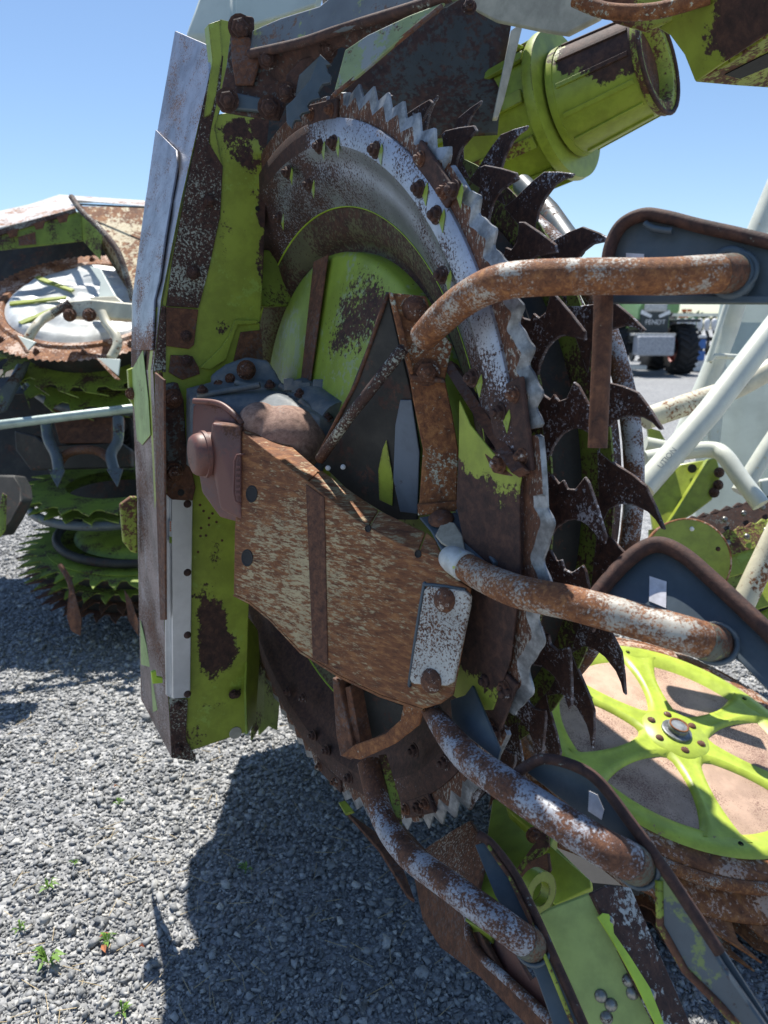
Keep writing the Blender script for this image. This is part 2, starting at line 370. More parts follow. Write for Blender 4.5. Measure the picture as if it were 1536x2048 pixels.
M['white_hull'] = worn('pale_sheet_metal', (.46, .52, .48), 'orange', -.2, coarse=3, fine=50, rough=.4, vary=.08)
M['cream'] = worn('cream_rusted_paint', (.62, .58, .44), 'orange', .36, coarse=6, fine=80, rough=.45)
M['hood_rust'] = worn('sunbleached_rust_sheet', (.56, .47, .28), 'orange', .52, coarse=5, fine=45, fine_w=.6, rough=.5)
M['hood_white'] = worn('bleached_hood_sheet', (.55, .54, .52), 'orange', .40, coarse=5, fine=60, rough=.4)
M['disc_rust'] = worn('light_surface_rust', (.50, .34, .25), 'pink', .42, coarse=7, fine=240, fine_w=.6, rough=.7)
M['disc_orange'] = worn('orange_surface_rust', (.50, .36, .28), 'orange', .60, coarse=8, fine=90, fine_w=.5, rough=.65)
M['foil'] = worn('crumpled_film', (.55, .57, .56), 'brown', -.5, coarse=3, fine=20, rough=.35, vary=.2, bump=.2)
M['beige'] = plain('beige_underside', (.42, .40, .33), .6)
M['sticker'] = worn('worn_paper_label', (.62, .62, .66), 'dark', .16, coarse=30, fine=140, rough=.7)
M['orange'] = plain('orange_print', (.65, .16, .04), .5)
M['print_green'] = plain('green_print', (.28, .42, .04), .5)
M['white_print'] = plain('white_print', (.75, .75, .75), .5)
M['grey_print'] = plain('grey_print', (.40, .42, .40), .5)
M['sand'] = worn('caked_sand', (.40, .36, .28), 'pink', .3, coarse=40, fine=260, rough=.95, bump=1.0)
M['sleeve'] = worn('olive_grime_over_slate', (.10, .11, .085), 'brown', .50, coarse=14, fine=220, rough=.6, under=(.25, .27, .08), under_cover=.28)
M['chip'] = worn('fresh_lime_chip', (.42, .60, .05), 'dark', -.2, rough=.5)

# ================================================================ the ground
ang = [2 * math.pi * k / 96 for k in range(96)]
def gravel_mat():
    m = bpy.data.materials.new('crushed_slate_gravel'); m.use_nodes = True; nt = m.node_tree; bs = nt.nodes['Principled BSDF']
    geo = _n(nt, 'ShaderNodeNewGeometry'); co = geo.outputs['Position']
    vo = _n(nt, 'ShaderNodeTexVoronoi'); vo.inputs['Scale'].default_value = 62; nt.links.new(co, vo.inputs['Vector'])
    sep = _n(nt, 'ShaderNodeSeparateColor'); nt.links.new(vo.outputs['Color'], sep.inputs[0])
    big = _noise(nt, co, .8, 4, .6)
    v = _math(nt, 'ADD', _math(nt, 'MULTIPLY', sep.outputs[0], .75), _math(nt, 'MULTIPLY', big, .3))
    cr = _n(nt, 'ShaderNodeValToRGB'); nt.links.new(v, cr.inputs[0]); e = cr.color_ramp.elements
    e[0].position = .1; e[0].color = (.12, .125, .13, 1); e[1].position = .95; e[1].color = (.46, .46, .455, 1)
    x = cr.color_ramp.elements.new(.5); x.color = (.26, .265, .27, 1)
    nt.links.new(cr.outputs[0], bs.inputs['Base Color']); bs.inputs['Roughness'].default_value = .8
    b = _n(nt, 'ShaderNodeBump'); b.inputs['Strength'].default_value = 1; b.inputs['Distance'].default_value = .012
    h = _math(nt, 'ADD', _math(nt, 'MULTIPLY', vo.outputs['Distance'], -1.0), _math(nt, 'MULTIPLY', sep.outputs[1], .7))
    nt.links.new(h, b.inputs['Height']); nt.links.new(b.outputs[0], bs.inputs['Normal']); return m
def stone_mat():
    m = bpy.data.materials.new('slate_chippings'); m.use_nodes = True; nt = m.node_tree; bs = nt.nodes['Principled BSDF']
    geo = _n(nt, 'ShaderNodeNewGeometry')
    cr = _n(nt, 'ShaderNodeValToRGB'); nt.links.new(geo.outputs['Random Per Island'], cr.inputs[0]); e = cr.color_ramp.elements
    e[0].position = 0; e[0].color = (.06, .065, .072, 1); e[1].position = 1; e[1].color = (.66, .63, .57, 1)
    for p, c in ((.5, (.25, .255, .262, 1)), (.88, (.45, .45, .44, 1))):
        x = cr.color_ramp.elements.new(p); x.color = c
    n = _noise(nt, geo.outputs['Position'], 160, 5, .7)
    nt.links.new(_mix(nt, _smooth(nt, n, .35, .7), cr.outputs[0], (.31, .315, .31)), bs.inputs['Base Color'])
    nt.nodes[-1].inputs if False else None
    bs.inputs['Roughness'].default_value = .72
    b = _n(nt, 'ShaderNodeBump'); b.inputs['Strength'].default_value = .6; b.inputs['Distance'].default_value = .002
    nt.links.new(n, b.inputs['Height']); nt.links.new(b.outputs[0], bs.inputs['Normal']); return m
me = mesh('gravel_ground', [Vector((0, 200, 0)) + Vector((math.cos(a), math.sin(a), 0)) * 900 for a in ang], [tuple(range(96))], gravel_mat())
tag(me, kind='structure')

def stones():
    rng = np.random.default_rng(3)
    ico = np.array([(i, j, k) for i in (-1, 1) for j in (-1, 1) for k in (-1, 1)], float) * .62
    fc = np.array([(0, 1, 3), (0, 3, 2), (4, 6, 7), (4, 7, 5), (0, 4, 5), (0, 5, 1), (2, 3, 7), (2, 7, 6), (0, 2, 6), (0, 6, 4), (1, 5, 7), (1, 7, 3)])
    n1 = 175000
    y = 0.9 + (rng.random(n1) ** 1.6) * 6.6
    half = 0.62 * y + .5
    x = (rng.random(n1) * 2 - 1) * half
    keep = ~((x > .2) & (y > 3.6)); x, y = x[keep], y[keep]; n = len(x)
    s = np.clip(np.exp(rng.normal(-5.20, .42, n)), .0028, .020)
    s *= np.clip(.85 + .12 * y, 1, 1.6)
    V = ico[None] * (1 + rng.normal(0, .22, (n, 8, 1))) + rng.normal(0, .20, (n, 8, 3))
    sc = np.stack([np.ones(n), rng.uniform(.55, .95, n), rng.uniform(.30, .62, n)], 1)
    V = V * sc[:, None, :]
    a, b, c = rng.uniform(0, 6.283, n), rng.normal(0, .5, n), rng.normal(0, .5, n)
    ca, sa, cb, sb, cc, sn = np.cos(a), np.sin(a), np.cos(b), np.sin(b), np.cos(c), np.sin(c)
    O, I = np.zeros(n), np.ones(n)
    Rz = np.array([[ca, -sa, O], [sa, ca, O], [O, O, I]]).transpose(2, 0, 1)
    Rx = np.array([[I, O, O], [O, cb, -sb], [O, sb, cb]]).transpose(2, 0, 1)
    Ry = np.array([[cc, O, sn], [O, I, O], [-sn, O, cc]]).transpose(2, 0, 1)
    V = np.einsum('nij,nvj->nvi', Rx @ Ry @ Rz, V) * s[:, None, None]
    V += np.stack([x, y, s * rng.uniform(.05, .55, n)], 1)[:, None, :]
    FF = (fc[None] + (np.arange(n) * 8)[:, None, None]).reshape(-1, 3)
    me = bpy.data.meshes.new('gravel_stones')
    me.vertices.add(n * 8); me.vertices.foreach_set('co', V.reshape(-1))
    me.loops.add(len(FF) * 3); me.polygons.add(len(FF))
    me.loops.foreach_set('vertex_index', FF.reshape(-1).astype(np.int32)); me.polygons.foreach_set('loop_start', (np.arange(len(FF)) * 3).astype(np.int32))
    me.update(calc_edges=True); me.materials.append(stone_mat())
    o = bpy.data.objects.new('gravel_stones', me); COL.objects.link(o); tag(o, 'loose grey crushed stone covering the yard', kind='stuff')
stones()

# ================================================================ THE FOLDED WING (foreground)
W = thing('folded_corn_header_wing', 'upright folded corn header wing, lime green housing with rusty serrated disc and bent tubes', 'header wing', (C0.x, C0.y, .3))
# ---- upright housing: near corner N, outer edge E, green face right edge G
Npx = [(430, 97), (400, 235), (362, 400), (322, 600), (306, 740), (318, 1000), (328, 1240), (343, 1515)]
Epx = [(350, 62), (316, 255), (290, 405), (264, 600), (262, 740), (274, 1000), (278, 1240), (282, 1398)]
Gpx = [(545, 205), (540, 235), (533, 300), (532, 420), (524, 600), (514, 740), (505, 1000), (497, 1240), (505, 1462)]
Nn = [on(PG, u, v) for u, v in Npx]
En = []
for (u, v), q in zip(Epx, Nn):                              # outer edge stands .30 m behind the near corner
    pl = PLB(-0.24 - .30); En.append(on(pl, u, v))
vs = Nn + En; fs = [(i, i + 1, 9 + i, 8 + i) for i in range(7)]
off = PSIL[1] * 0
cov = mesh('side_cover', *join([(vs + [p + AX * .004 for p in vs], fs + [tuple(16 + i for i in f) for f in fs] + [(0, 8, 24, 16), (7, 15, 31, 23)] + [(8 + i, 9 + i, 25 + i, 24 + i) for i in range(7)])]), [M['silver'], M['silver_brown']], W, fmat=[1 if 4 <= i < 7 else 0 for i in range(7)] + [1 if 4 <= i < 7 else 0 for i in range(7)] + [0, 1] + [1 if i >= 4 else 0 for i in range(7)])
# second, overlapping cover sheet with its turned edge
def lerp(a, b, t): return a + (b - a) * t
def sil(u, v):                                             # a point on the side cover under pixel (u, v)
    for i in range(7):
        if Npx[i][1] <= v or i == 0:
            k = i
    a, b, c = Nn[k], Nn[min(k + 1, 7)], En[k]
    n = (b - a).cross(c - a).normalized(); n = n if n.dot(a - CO) < 0 else -n
    return (a, n)
def silplate(name, pts, lift, t, mat, label=None):
    pl = sil(*pts[0]); q = [on(sil(u, v), u, v, lift) for u, v in pts]
    return mesh(name, *prism(q, -pl[1] * t), mat, W, bevel=.001, label=label)
silplate('overlap_sheet', [(311, 259), (352, 300), (354, 330), (330, 470), (318, 560), (308, 600), (304, 700), (266, 700), (267, 590), (290, 410)], .006, .0045, M['silver'])
silplate('paint_remnant', [(262, 742), (285, 700), (296, 800), (300, 870), (284, 890), (274, 880)], .0045, .002, M['lime_pale'], 'pale lime paint left on the cover')
silplate('paint_remnant', [(280, 1240), (292, 1290), (306, 1370), (314, 1420), (306, 1425), (283, 1394)], .0045, .002, M['lime_pale'], 'pale lime paint left at the foot of the cover')
silplate('cover_seam', [(309, 745), (327, 760), (330, 1240), (320, 1240), (312, 1000)], .009, .005, M['rust_dark'])
# green face as a boxed shell
face_pts = [(x, y) for x, y in Npx[1:]] + [(492, 1465), (497, 1240), (505, 1000), (514, 740), (524, 600), (532, 420), (533, 300), (540, 232), (455, 225)]
q = [on(PG, u, v, -.006) for u, v in face_pts]
mesh('front_panel', *prism(q, -BX * .05), M['lime'], W, bevel=.002)
# upper green channel seen beside the silver cover
plate('channel', [(417, 48), (440, 40), (445, 110), (432, 190), (422, 230), (408, 235), (425, 120)], PG, .03, M['lime'], W, lift=.004)
plate('channel', [(441, 38), (470, 45), (466, 90), (447, 200), (430, 255), (445, 330), (430, 330), (418, 270), (428, 190)], PG, .02, M['lime'], W, lift=-.001)
# speckled wear strips between cover and green face
plate('wear_strip', [(430, 97), (447, 112), (441, 175), (424, 250), (418, 285), (446, 332), (441, 430), (420, 530), (402, 600), (397, 616), (333, 612), (345, 520), (372, 380), (402, 235)], PG, .005, M['strip'], W)
plate('wear_strip', [(333, 614), (397, 619), (388, 690), (378, 698), (333, 692)], PG, .005, M['rust_dark'], W, lift=.003)
plate('wear_strip', [(342, 710), (385, 712), (398, 735), (400, 748), (365, 760), (338, 745)], PG, .005, M['rust_dark'], W, lift=.002)
plate('wear_strip', [(323, 612), (332, 612), (332, 745), (308, 742)], PG, .004, M['strip'], W, lift=.002)
plate('wear_strip', [(482, 664), (523, 660), (527, 735), (540, 760), (460, 770), (466, 730)], PG, .006, M['rust_dark'], W, lift=.004)
plate('foot_strip', [(339, 1396), (376, 1400), (372, 1480), (392, 1512), (392, 1524), (343, 1516)], PG, .004, M['strip'], W, lift=.002, label='dark rusty strip at the foot')
plate('seam_lip', [(438, 700), (446, 690), (458, 672), (470, 640), (516, 640), (516, 648), (476, 650), (462, 688), (452, 720), (420, 740), (400, 735)], PG, .008, M['lime_clean'], W, lift=.004)
for u, v, r in [(418, 402, .011), (386, 545, .012), (372, 672, .010), (373, 722, .011), (467, 1388, .010), (356, 1411, .009), (357, 1498, .011), (473, 1388, .009)]:
    bolt(on(PG, u, v, .004), BX, r, M['bolt_dark'], W)
recess('drilled_hole', on(PG, 515, 417, -.0055), BX, .005, M['black'], W)
for u, v in [(407, 1022), (418, 1036), (425, 1027), (402, 1056), (418, 1050), (401, 1072), (412, 1071), (444, 1081), (433, 1044), (396, 1104), (400, 1010), (447, 1017)]:
    recess('paint_pock', on(PG, u, v, -.0055), BX, .0028, M['rust_dark'], W)
mesh('drilled_hole', *lathe_geo(on(PG, 471, 1466, -.004), BX, [(.017, 0), (.015, .001), (0, .001)], 20), M['beige'], W, label='pale round hole at the foot')
# aluminium angle with its label
plate('aluminium_profile', [(342, 998), (386, 1000), (381, 1396), (345, 1398)], PG, .022, M['alu'], W, lift=.020, bevel=.002)
pa = PLB(-.24 + .006)
mesh('profile_return', *prism([on(pa, 328, 982), on(pa, 342, 998), on(pa, 345, 1398), on(pa, 332, 1390)], -BX * .006), M['alu'], W, bevel=.001)
ps = PLB(-.24 + .0225)
st = mesh('label', *prism([on(PLB(-.24 + .0075), 328, 1026), on(PLB(-.24 + .0075), 337, 1040), on(PLB(-.24 + .0075), 337, 1084), on(PLB(-.24 + .0075), 328, 1068)], -BX * .001), M['white_print'], W)
mesh('label_print', *prism([on(ps, 338.5, 1041), on(ps, 344, 1042), on(ps, 344, 1087), on(ps, 338.5, 1086)], -BX * .0015), M['white_print'], st)
for k in range(5):
    y = 1043 + k * 4.2; mesh('printed_bar', *prism([on(PLB(-.2168), 339.5, y), on(PLB(-.2168), 342.5, y), on(PLB(-.2168), 342.5, y + 2.6), on(PLB(-.2168), 339.5, y + 2.6)], -BX * .0009), M['orange'], st)
mesh('printed_block', *prism([on(PLB(-.2168), 338.6, 1073), on(PLB(-.2168), 343.8, 1074), on(PLB(-.2168), 343.8, 1087), on(PLB(-.2168), 338.6, 1086)], -BX * .0009), M['print_green'], st)
for v in (1008, 1145, 1270, 1388): bolt(on(PG, 375, v, .020), BX, .0075, M['bolt_dark'], W, 'dome')
# mounting lug above the profile and the pivot bolts
mesh('lug', *prism([on(PG, u, v, .03) for u, v in [(332, 905), (382, 930), (392, 975), (386, 1002), (345, 1000), (330, 985)]], -BX * .03), M['rust_dark'], W, bevel=.003)
recess('drilled_hole', on(PG, 362, 985, .0305), BX, .007, M['black'], W)
for v, u in ((797, 345), (944, 347)):
    bolt(on(PG, u, v, .035), BX, .017, M['bolt'], W)
plate('pivot_bracket', [(326, 770), (356, 765), (368, 800), (372, 870), (376, 930), (352, 965), (334, 955), (330, 860)], PG, .03, M['slate_rusty'], W, lift=.034, bevel=.003)
tube('pivot_edge', [on(PG, 318, 742, .02), on(PG, 322, 800, .035), on(PG, 324, 900, .035), on(PG, 327, 985, .03)], .0075, M['lime_rusty'], W)
# small latch at the outer edge
mesh('latch', *prism([on(PLB(-.5), u, v) for u, v in [(256, 740), (268, 735), (300, 765), (303, 830), (285, 838), (260, 800)]], -BX * .02), M['lime_clean'], W, bevel=.002)
plate('latch_pad', [(270, 767), (300, 777), (303, 826), (273, 808)], PLB(-.495), .004, M['rust_dark'], W, lift=.004)
bolt(on(PLB(-.5), 263, 787, .002), BX, .012, M['bolt'], W)
mesh('handle_loop', *join([prism([on(PLB(-.5), u, v) for u, v in [(240, 1010), (262, 994), (275, 994), (275, 1108), (262, 1104), (247, 1085)]], -BX * .02)]), M['lime_rusty'], W, bevel=.004)
mesh('foot_tab', *prism([on(PG, u, v, .01) for u, v in [(303, 1345), (312, 1342), (314, 1354), (325, 1356), (326, 1366), (306, 1368)]], -BX * .01), M['chip'], W, bevel=.001)

# ---- rotor ---------------------------------------------------------------------------------
def polar(a, r, th, c=None): return L(a, r * math.cos(R(th)), r * math.sin(R(th)))
REF = (BX, ZX)
rot = mesh('cutting_rotor', *lathe_geo(C0, AX, [(.50, .11), (.50, .36), (.0, .36)], 72, ref=REF), M['tooth_disc'], W, smooth=True)
rot.data.set_sharp_from_angle(angle=R(40))
mesh('bolt_ring', *lathe_geo(C0, AX, [(.697, .004), (.697, -.010), (.694, -.012), (.66, -.0125), (.652, -.012)], 192, ref=REF), M['ring'], rot, smooth=True).data.set_sharp_from_angle(angle=R(40))
prof = [(.6525, -.012), (.642, -.006), (.634, .002), (.624, .008), (.612, .0105), (.602, .0125), (.592, .018), (.58, .026), (.568, .036), (.556, .046), (.551, .049)]
mesh('dish', *lathe_geo(C0, AX, prof, 192, ref=REF), M['dish'], rot, smooth=True)
mesh('dish_lip', *lathe_geo(C0, AX, [(.5508, .0480), (.550, .0472), (.5492, .048), (.549, .052)], 160, ref=REF), M['chip'], rot, smooth=True)
mesh('inner_dish', *lathe_geo(C0, AX, [(.548, .050), (.52, .060), (.495, .075), (.488, .090), (.470, .100), (.462, .090)], 160, ref=REF), M['olive_dish'], rot, smooth=True)
mesh('hub_cone', *lathe_geo(C0, AX, [(.467, .10), (.466, .066), (.455, .058), (.40, .045), (.12, -.02), (0, -.02)], 120, ref=REF), M['hub'], rot, smooth=True)
for k in range(6):
    th = 97 + 60 * k
    w0, w1 = .036, .022
    t = BX * -math.sin(R(th)) + ZX * math.cos(R(th))
    mesh('hub_rib', *prism([polar(.052, .462, th) + t * w0, polar(-.021, .13, th) + t * w1, polar(-.021, .13, th) - t * w1, polar(.052, .462, th) - t * w0], -AX * .006), M['rust_dark'], rot, bevel=.003)
# serrated blade segments
def blade(th0, th1, pitch, amp, kind, flat_first=2.0, label=None):
    n = 110; vs, fs, fm = [], [], []
    for i in range(n + 1):
        th = th0 + (th1 - th0) * i / n
        s = abs(th - th0)
        ph = ((s - flat_first) / pitch) % 1.0
        if s < flat_first: w = -.4
        elif kind == 'saw': w = (ph / .62 if ph < .62 else (1 - ph) / .38) * 2 - 1
        elif kind == 'round': w = math.sin(ph * 2 * math.pi - .75 * math.sin(ph * 2 * math.pi))
        else: w = math.sin(ph * 2 * math.pi) + .30 * math.sin(ph * 4 * math.pi)
        ro = .742 + amp * w
        rin = ro - .021 if s > flat_first * .8 else ro - .002
        lo = 0 if s > .25 and abs(th1 - th) > .25 else .006
        for r, a in ((.655, -.005), (.690, -.005), (min(rin, ro - .002) - lo, -.005), (ro - lo, -.0005), (ro - lo, .003), (.655, .003)):
            vs.append(polar(a, r, th))
    for i in range(n):
        for j in range(5):
            fs.append((i * 6 + j, i * 6 + j + 1, i * 6 + 7 + j, i * 6 + 6 + j)); fm.append(1 if j in (2, 3) else 0)
    fs += [tuple(range(6)), tuple(range(n * 6 + 5, n * 6 - 1, -1))]; fm += [0, 0]
    o = mesh('blade_segment', vs, fs, [M['blade'], M['edge']], rot, label=label)
    o.data.polygons.foreach_set('material_index', fm); return o
blade(81.5, 48.3, 4.05, .0105, 'saw', 5.5, 'blade with bright sharp saw teeth at the top of the disc')
blade(47.6, 14.6, 4.6, .0085, 'round', 5.0)
blade(13.9, -20.0, 6.6, .0085, 'wave', 8.0, 'blade worn down to a wavy edge')
blade(-22.5, -52, 4.2, .0105, 'saw', 14.0)
blade(-53, -86, 4.4, .0105, 'saw', 3.0)
blade(-87, -120, 4.4, .0105, 'saw', 3.0)
blade(-121, -154, 4.4, .0105, 'saw', 3.0)
blade(-155, -188, 4.4, .0105, 'saw', 3.0)
blade(-189, -222, 4.4, .0105, 'saw', 3.0)
blade(137, 116, 4.4, .0105, 'saw', 3.0)
blade(115, 82.5, 4.4, .0145, 'saw', 99.0, 'smooth dark rusty blade before the first teeth')
# clamp strips with two bolts over the blade joints
def clamp(th0, th1, r=.712):
    pts = [polar(-.006, r + .017, th0), polar(-.006, r + .014, (th0 + th1) / 2), polar(-.006, r + .015, th1), polar(-.006, r - .017, th1), polar(-.006, r - .018, (th0 + th1) / 2), polar(-.006, r - .018, th0)]
    mesh('clamp_strip', *prism(pts, -AX * .007), M['rim'], rot, bevel=.002)
    for th in (th0 - 1.6, th1 + 1.6) if th0 > th1 else (th0 + 1.6, th1 - 1.6): bolt(polar(-.013, r - .003, th), -AX, .0092, M['bolt'], rot)
for g in (48, 14.2, -21, -52.5, -86.5, 82): clamp(g + 6, g - 4)
for u, v in [(752, 300), (840, 378), (873, 430), (886, 550), (946, 756), (1000, 825), (640, 293), (668, 286), (577, 345), (620, 370), (560, 436),
             (975, 1360), (950, 1413), (990, 1465), (890, 1525), (830, 1500), (838, 1615), (700, 1555), (655, 1500), (628, 1470), (577, 1382), (609, 1395), (908, 380), (1015, 1385)]:
    pl = PLA(-.0125); p = on(pl, u, v); r_ = (p - C0).length
    bolt(p, -AX, .0108, M['bolt_dark'], rot)
    d = Vector((0, 0, -1)); side = AX.cross(d).normalized()
    if v < 900: mesh('paint_chip', *prism([p + BX * .008 + d * .010 - AX * .0004, p + BX * .021 - d * .006 - AX * .0004, p + BX * .024 + d * .004 - AX * .0004, p + BX * .018 + d * .027 - AX * .0004], -AX * .0008), M['lime_shade'] if 0 else M['hub'], rot)
# toothed discs behind the blades
T2 = [(.632, 7.6), (.654, 5.9), (.664, 6.4), (.672, 5.3), (.687, 5.3), (.698, 6.1), (.708, 6.9), (.716, 6.2), (.733, 3.2), (.749, .4), (.746, -.5), (.73, .3), (.712, 1.2), (.70, 1.5), (.687, 1.5), (.67, 1.1), (.659, .5), (.646, -.4), (.632, -2.6)]
T3 = [(.632, 9.4), (.643, 8.6), (.662, 7.5), (.70, 5.9), (.726, 4.6), (.745, 2.2), (.762, -.1), (.755, -.1), (.744, .8), (.728, 1.6), (.70, 2.1), (.675, 1.9), (.655, .9), (.646, -.6), (.636, -2.2)]
def tooth_mesh(T, thick, bend=0.0, nm='tooth'):
    pts = []
    for r, th in T:
        pts.append(AX * (bend * max(0, (r - .66) / .09) ** 1.5) + BX * (r * math.cos(R(th))) + ZX * (r * math.sin(R(th))))
    vs, fs = prism(pts, AX * thick)
    me = bpy.data.meshes.new(nm); me.from_pydata([tuple(v) for v in vs], [], fs)
    bm = bmesh.new(); bm.from_mesh(me); bmesh.ops.triangulate(bm, faces=[f for f in bm.faces if len(f.verts) > 4]); bmesh.ops.recalc_face_normals(bm, faces=bm.faces)
    bm.to_mesh(me); bm.free(); me.materials.append(M['tooth']); return me
def tooth_disc(parent, a, T, thick, tip0, mat, rin=.28, rout=.645, nm='toothed_disc'):
    mesh(nm, *lathe_geo(C0 + AX * a, AX, [(rin, 0), (rout - .006, 0), (rout - .006, thick * .8), (rin, thick * .8)], 132, ref=REF), mat, parent)
    me = tooth_mesh(T, thick)
    for k in range(33):
        o = bpy.data.objects.new('tooth', me); COL.objects.link(o); o.parent = parent; ORG[o.name] = org(parent)
        th = tip0 + k * 360 / 33 + random.uniform(-.25, .25)
        o.matrix_local = Matrix.Translation(C0 + AX * (a - .0006) - org(parent)) @ Matrix.Rotation(R(-th), 4, AX)
        w = o.modifiers.new('bevel', 'BEVEL'); w.width = .0012; w.segments = 1; w.limit_method = 'ANGLE'
tooth_disc(rot, .100, T2, .005, 2.0, M['tooth_disc'])
tooth_disc(rot, .205, T3, .005, 2.4, M['tooth_disc'], rout=.668)
mesh('drum_skin', *lathe_geo(C0, AX, [(.60, .105), (.575, .13), (.575, .19), (.60, .2)], 120, ref=REF), M['dark_metal'], rot, smooth=True)
mesh('drum_skin', *lathe_geo(C0, AX, [(.655, .004), (.62, .02), (.60, .05), (.60, .095)], 120, ref=REF), M['dark_metal'], rot, smooth=True)
mesh('guard_band', *lathe_geo(C0, AX, [(.592, .25), (.592, .30), (.588, .30), (.588, .25)], 120, ref=REF, a0=R(-75), a1=R(85)), M['tooth'], rot, smooth=True)
gt = [C0 + AX * .335 + (BX * math.cos(R(t)) + ZX * math.sin(R(t))) * .588 for t in range(-80, 92, 4)]
tube('guard_tube', gt, .0175, M['rust_tube2'], W, smooth_path=False, sides=16)

# ---- unseen rear frame behind the rotor, added and shaped for its ground shadow
def fbox(name, a0, a1, b0, b1, z0, z1, mat, bevel=.004):
    return mesh(name, *box_geo(L((a0 + a1) / 2, (b0 + b1) / 2, (z0 + z1) / 2 - C0.z), AX, BX, ZX, (a1 - a0) / 2, (b1 - b0) / 2, (z1 - z0) / 2), mat, W, bevel=bevel)
mesh('shadow_frame', *prism([L(.10, -1.0, .36 - C0.z), L(.95, -1.0, .36 - C0.z), L(.95, -1.0, 1.8 - C0.z), L(-.10, -1.0, 1.8 - C0.z), L(-.085, -1.0, 1.35 - C0.z), L(-.01, -1.0, 1.2 - C0.z)], BX * .2), M['lime_shade'], W, bevel=.004)
fbox('shadow_beam', .0, .95, -.82, -.30, 1.55, 1.68, M['lime_shade'])
fbox('shadow_beam', .30, .95, -.82, -.10, .42, .60, M['lime_shade'])
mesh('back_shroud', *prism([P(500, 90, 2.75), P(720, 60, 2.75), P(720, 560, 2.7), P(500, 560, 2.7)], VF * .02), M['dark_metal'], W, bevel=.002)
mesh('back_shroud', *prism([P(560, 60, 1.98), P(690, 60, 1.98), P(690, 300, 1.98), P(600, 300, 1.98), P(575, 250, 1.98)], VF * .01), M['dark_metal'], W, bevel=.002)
# ---- gearbox castings at the rotor hub ------------------------------------------------------
gx = lambda u, v, d: P(u, v, d)
body = hull_geo([gx(372, 775, 1.62), (gx(372, 930, 1.62)), gx(500, 745, 1.70), gx(585, 780, 1.62), gx(668, 812, 1.55), gx(690, 850, 1.5), gx(640, 960, 1.48), gx(470, 1000, 1.52), gx(384, 930, 1.53), gx(380, 795, 1.56), gx(560, 790, 1.52), gx(640, 835, 1.45)])
lug = prism([gx(u, v, 1.66) for u, v in [(420, 750), (450, 728), (490, 714), (530, 720), (545, 740), (572, 790), (500, 800), (420, 790)]], -BX * -.018)
cast('gearbox', [body, lug], M['cast_slate'], W, .0045, it=3)
for u, v in ((492, 740), (437, 770), (460, 757)): bolt(P(u, v, 1.635), BX, .017 if u == 492 else .009, M['bolt'], W)
F_ = lambda pts, d, k: [P(u, v, d) + AX * k for u, v in pts]
cov1 = [(386, 812), (400, 801), (452, 816), (480, 848), (482, 1046), (440, 1034), (404, 985), (396, 940), (384, 870)]
b1 = hull_geo([P(u, v, 1.44 + .09 * (482 - u) / 98) for u, v in cov1] + [P(u + 14, v - 6, 1.58) for u, v in cov1])
b2 = hull_geo([P(u, v, d) for u, v, d in [(424, 846, 1.43), (482, 852, 1.41), (484, 1040, 1.41), (440, 1018, 1.44), (418, 900, 1.455), (430, 840, 1.5), (500, 840, 1.5), (500, 1040, 1.5)]])
kc = P(404, 910, 1.48)
knob = lathe_geo(kc, (-AX * .97 - VF * .22).normalized(), [(0, .030), (.034, .028), (.044, .021), (.050, .010), (.0515, 0), (.0515, -.05), (0, -.05)], 36)
cast('gear_cover', [b1, b2], M['cast_red'], W, .0032, it=4)
d1_ = ball_geo(P(572, 882, 1.49), VR, VU, VF, .086, .072, .08)
d2_ = ball_geo(P(520, 852, 1.475), VR, VU, VF, .046, .048, .055)
d3_ = hull_geo([P(u, v, d) for u, v, d in [(482, 828, 1.47), (500, 808, 1.48), (530, 805, 1.48), (490, 930, 1.44), (600, 840, 1.52), (640, 900, 1.52), (600, 960, 1.5), (480, 960, 1.5)]])
cast('gear_dome', [d1_, d2_, d3_], M['cast_rust'], W, .004, it=6)
kn = -AX
kc = P(392, 910, 1.462)
mesh('round_cap', *lathe_geo(kc, kn, [(0, .010), (.030, .0095), (.037, .007), (.041, .001), (.043, -.006), (.0435, -.012), (.047, -.013), (.047, -.020), (.0435, -.022), (.043, -.09)], 48), M['cast_red'], W, smooth=True).data.set_sharp_from_angle(angle=R(50))
tube('cover_flange', [P(u, v, d) for u, v, d in [(388, 802, 1.50), (440, 808, 1.47), (478, 838, 1.44), (486, 850, 1.43)]], .006, M['cast_red'], W, sides=8)
mesh('cast_label_frame', *join([tube_geo([P(u, v, 1.404) for u, v in [(490, 908), (474, 910), (469, 922), (467, 985), (471, 1003), (482, 1008)]], .0022, 8)]), M['cast_red'], W, smooth=True)
for k in range(6):
    mesh('relief_mark', *box_geo(P(476, 934 + k * 11, 1.404), VR, VU, VF, .0045, .0022, .002), M['cast_red'], W)
# ribs and flange bolts on the slate casting
for u0, v0, u1, v1, d in ((395, 792, 520, 770, 1.555), (470, 765, 600, 800, 1.575), (560, 770, 600, 800, 1.56), (600, 800, 655, 850, 1.50)):
    tube('casting_rib', [P(u0, v0, d), P((u0 + u1) / 2, (v0 + v1) / 2, d - .004), P(u1, v1, d - .01)], .0065, M['cast_slate'], W, sides=8)
for u, v, d in ((405, 782, 1.55), (540, 772, 1.56), (600, 790, 1.53), (655, 838, 1.475), (668, 868, 1.47)): bolt(P(u, v, d), (ZX - VF * .5), .0095, M['bolt_dark'], W)
# dog-tooth clutch at the back
for u, v in ((580, 772), (612, 780), (638, 774), (655, 792), (596, 776)):
    mesh('clutch_tooth', *box_geo(P(u, v, 1.56), VR, VU, VF, .011, .013, .02), M['cast_slate'], W, bevel=.002)
tube('spigot', [P(600, 800, 1.6), P(678, 850, 1.50)], .05, M['cast_slate'], W, smooth_path=False)

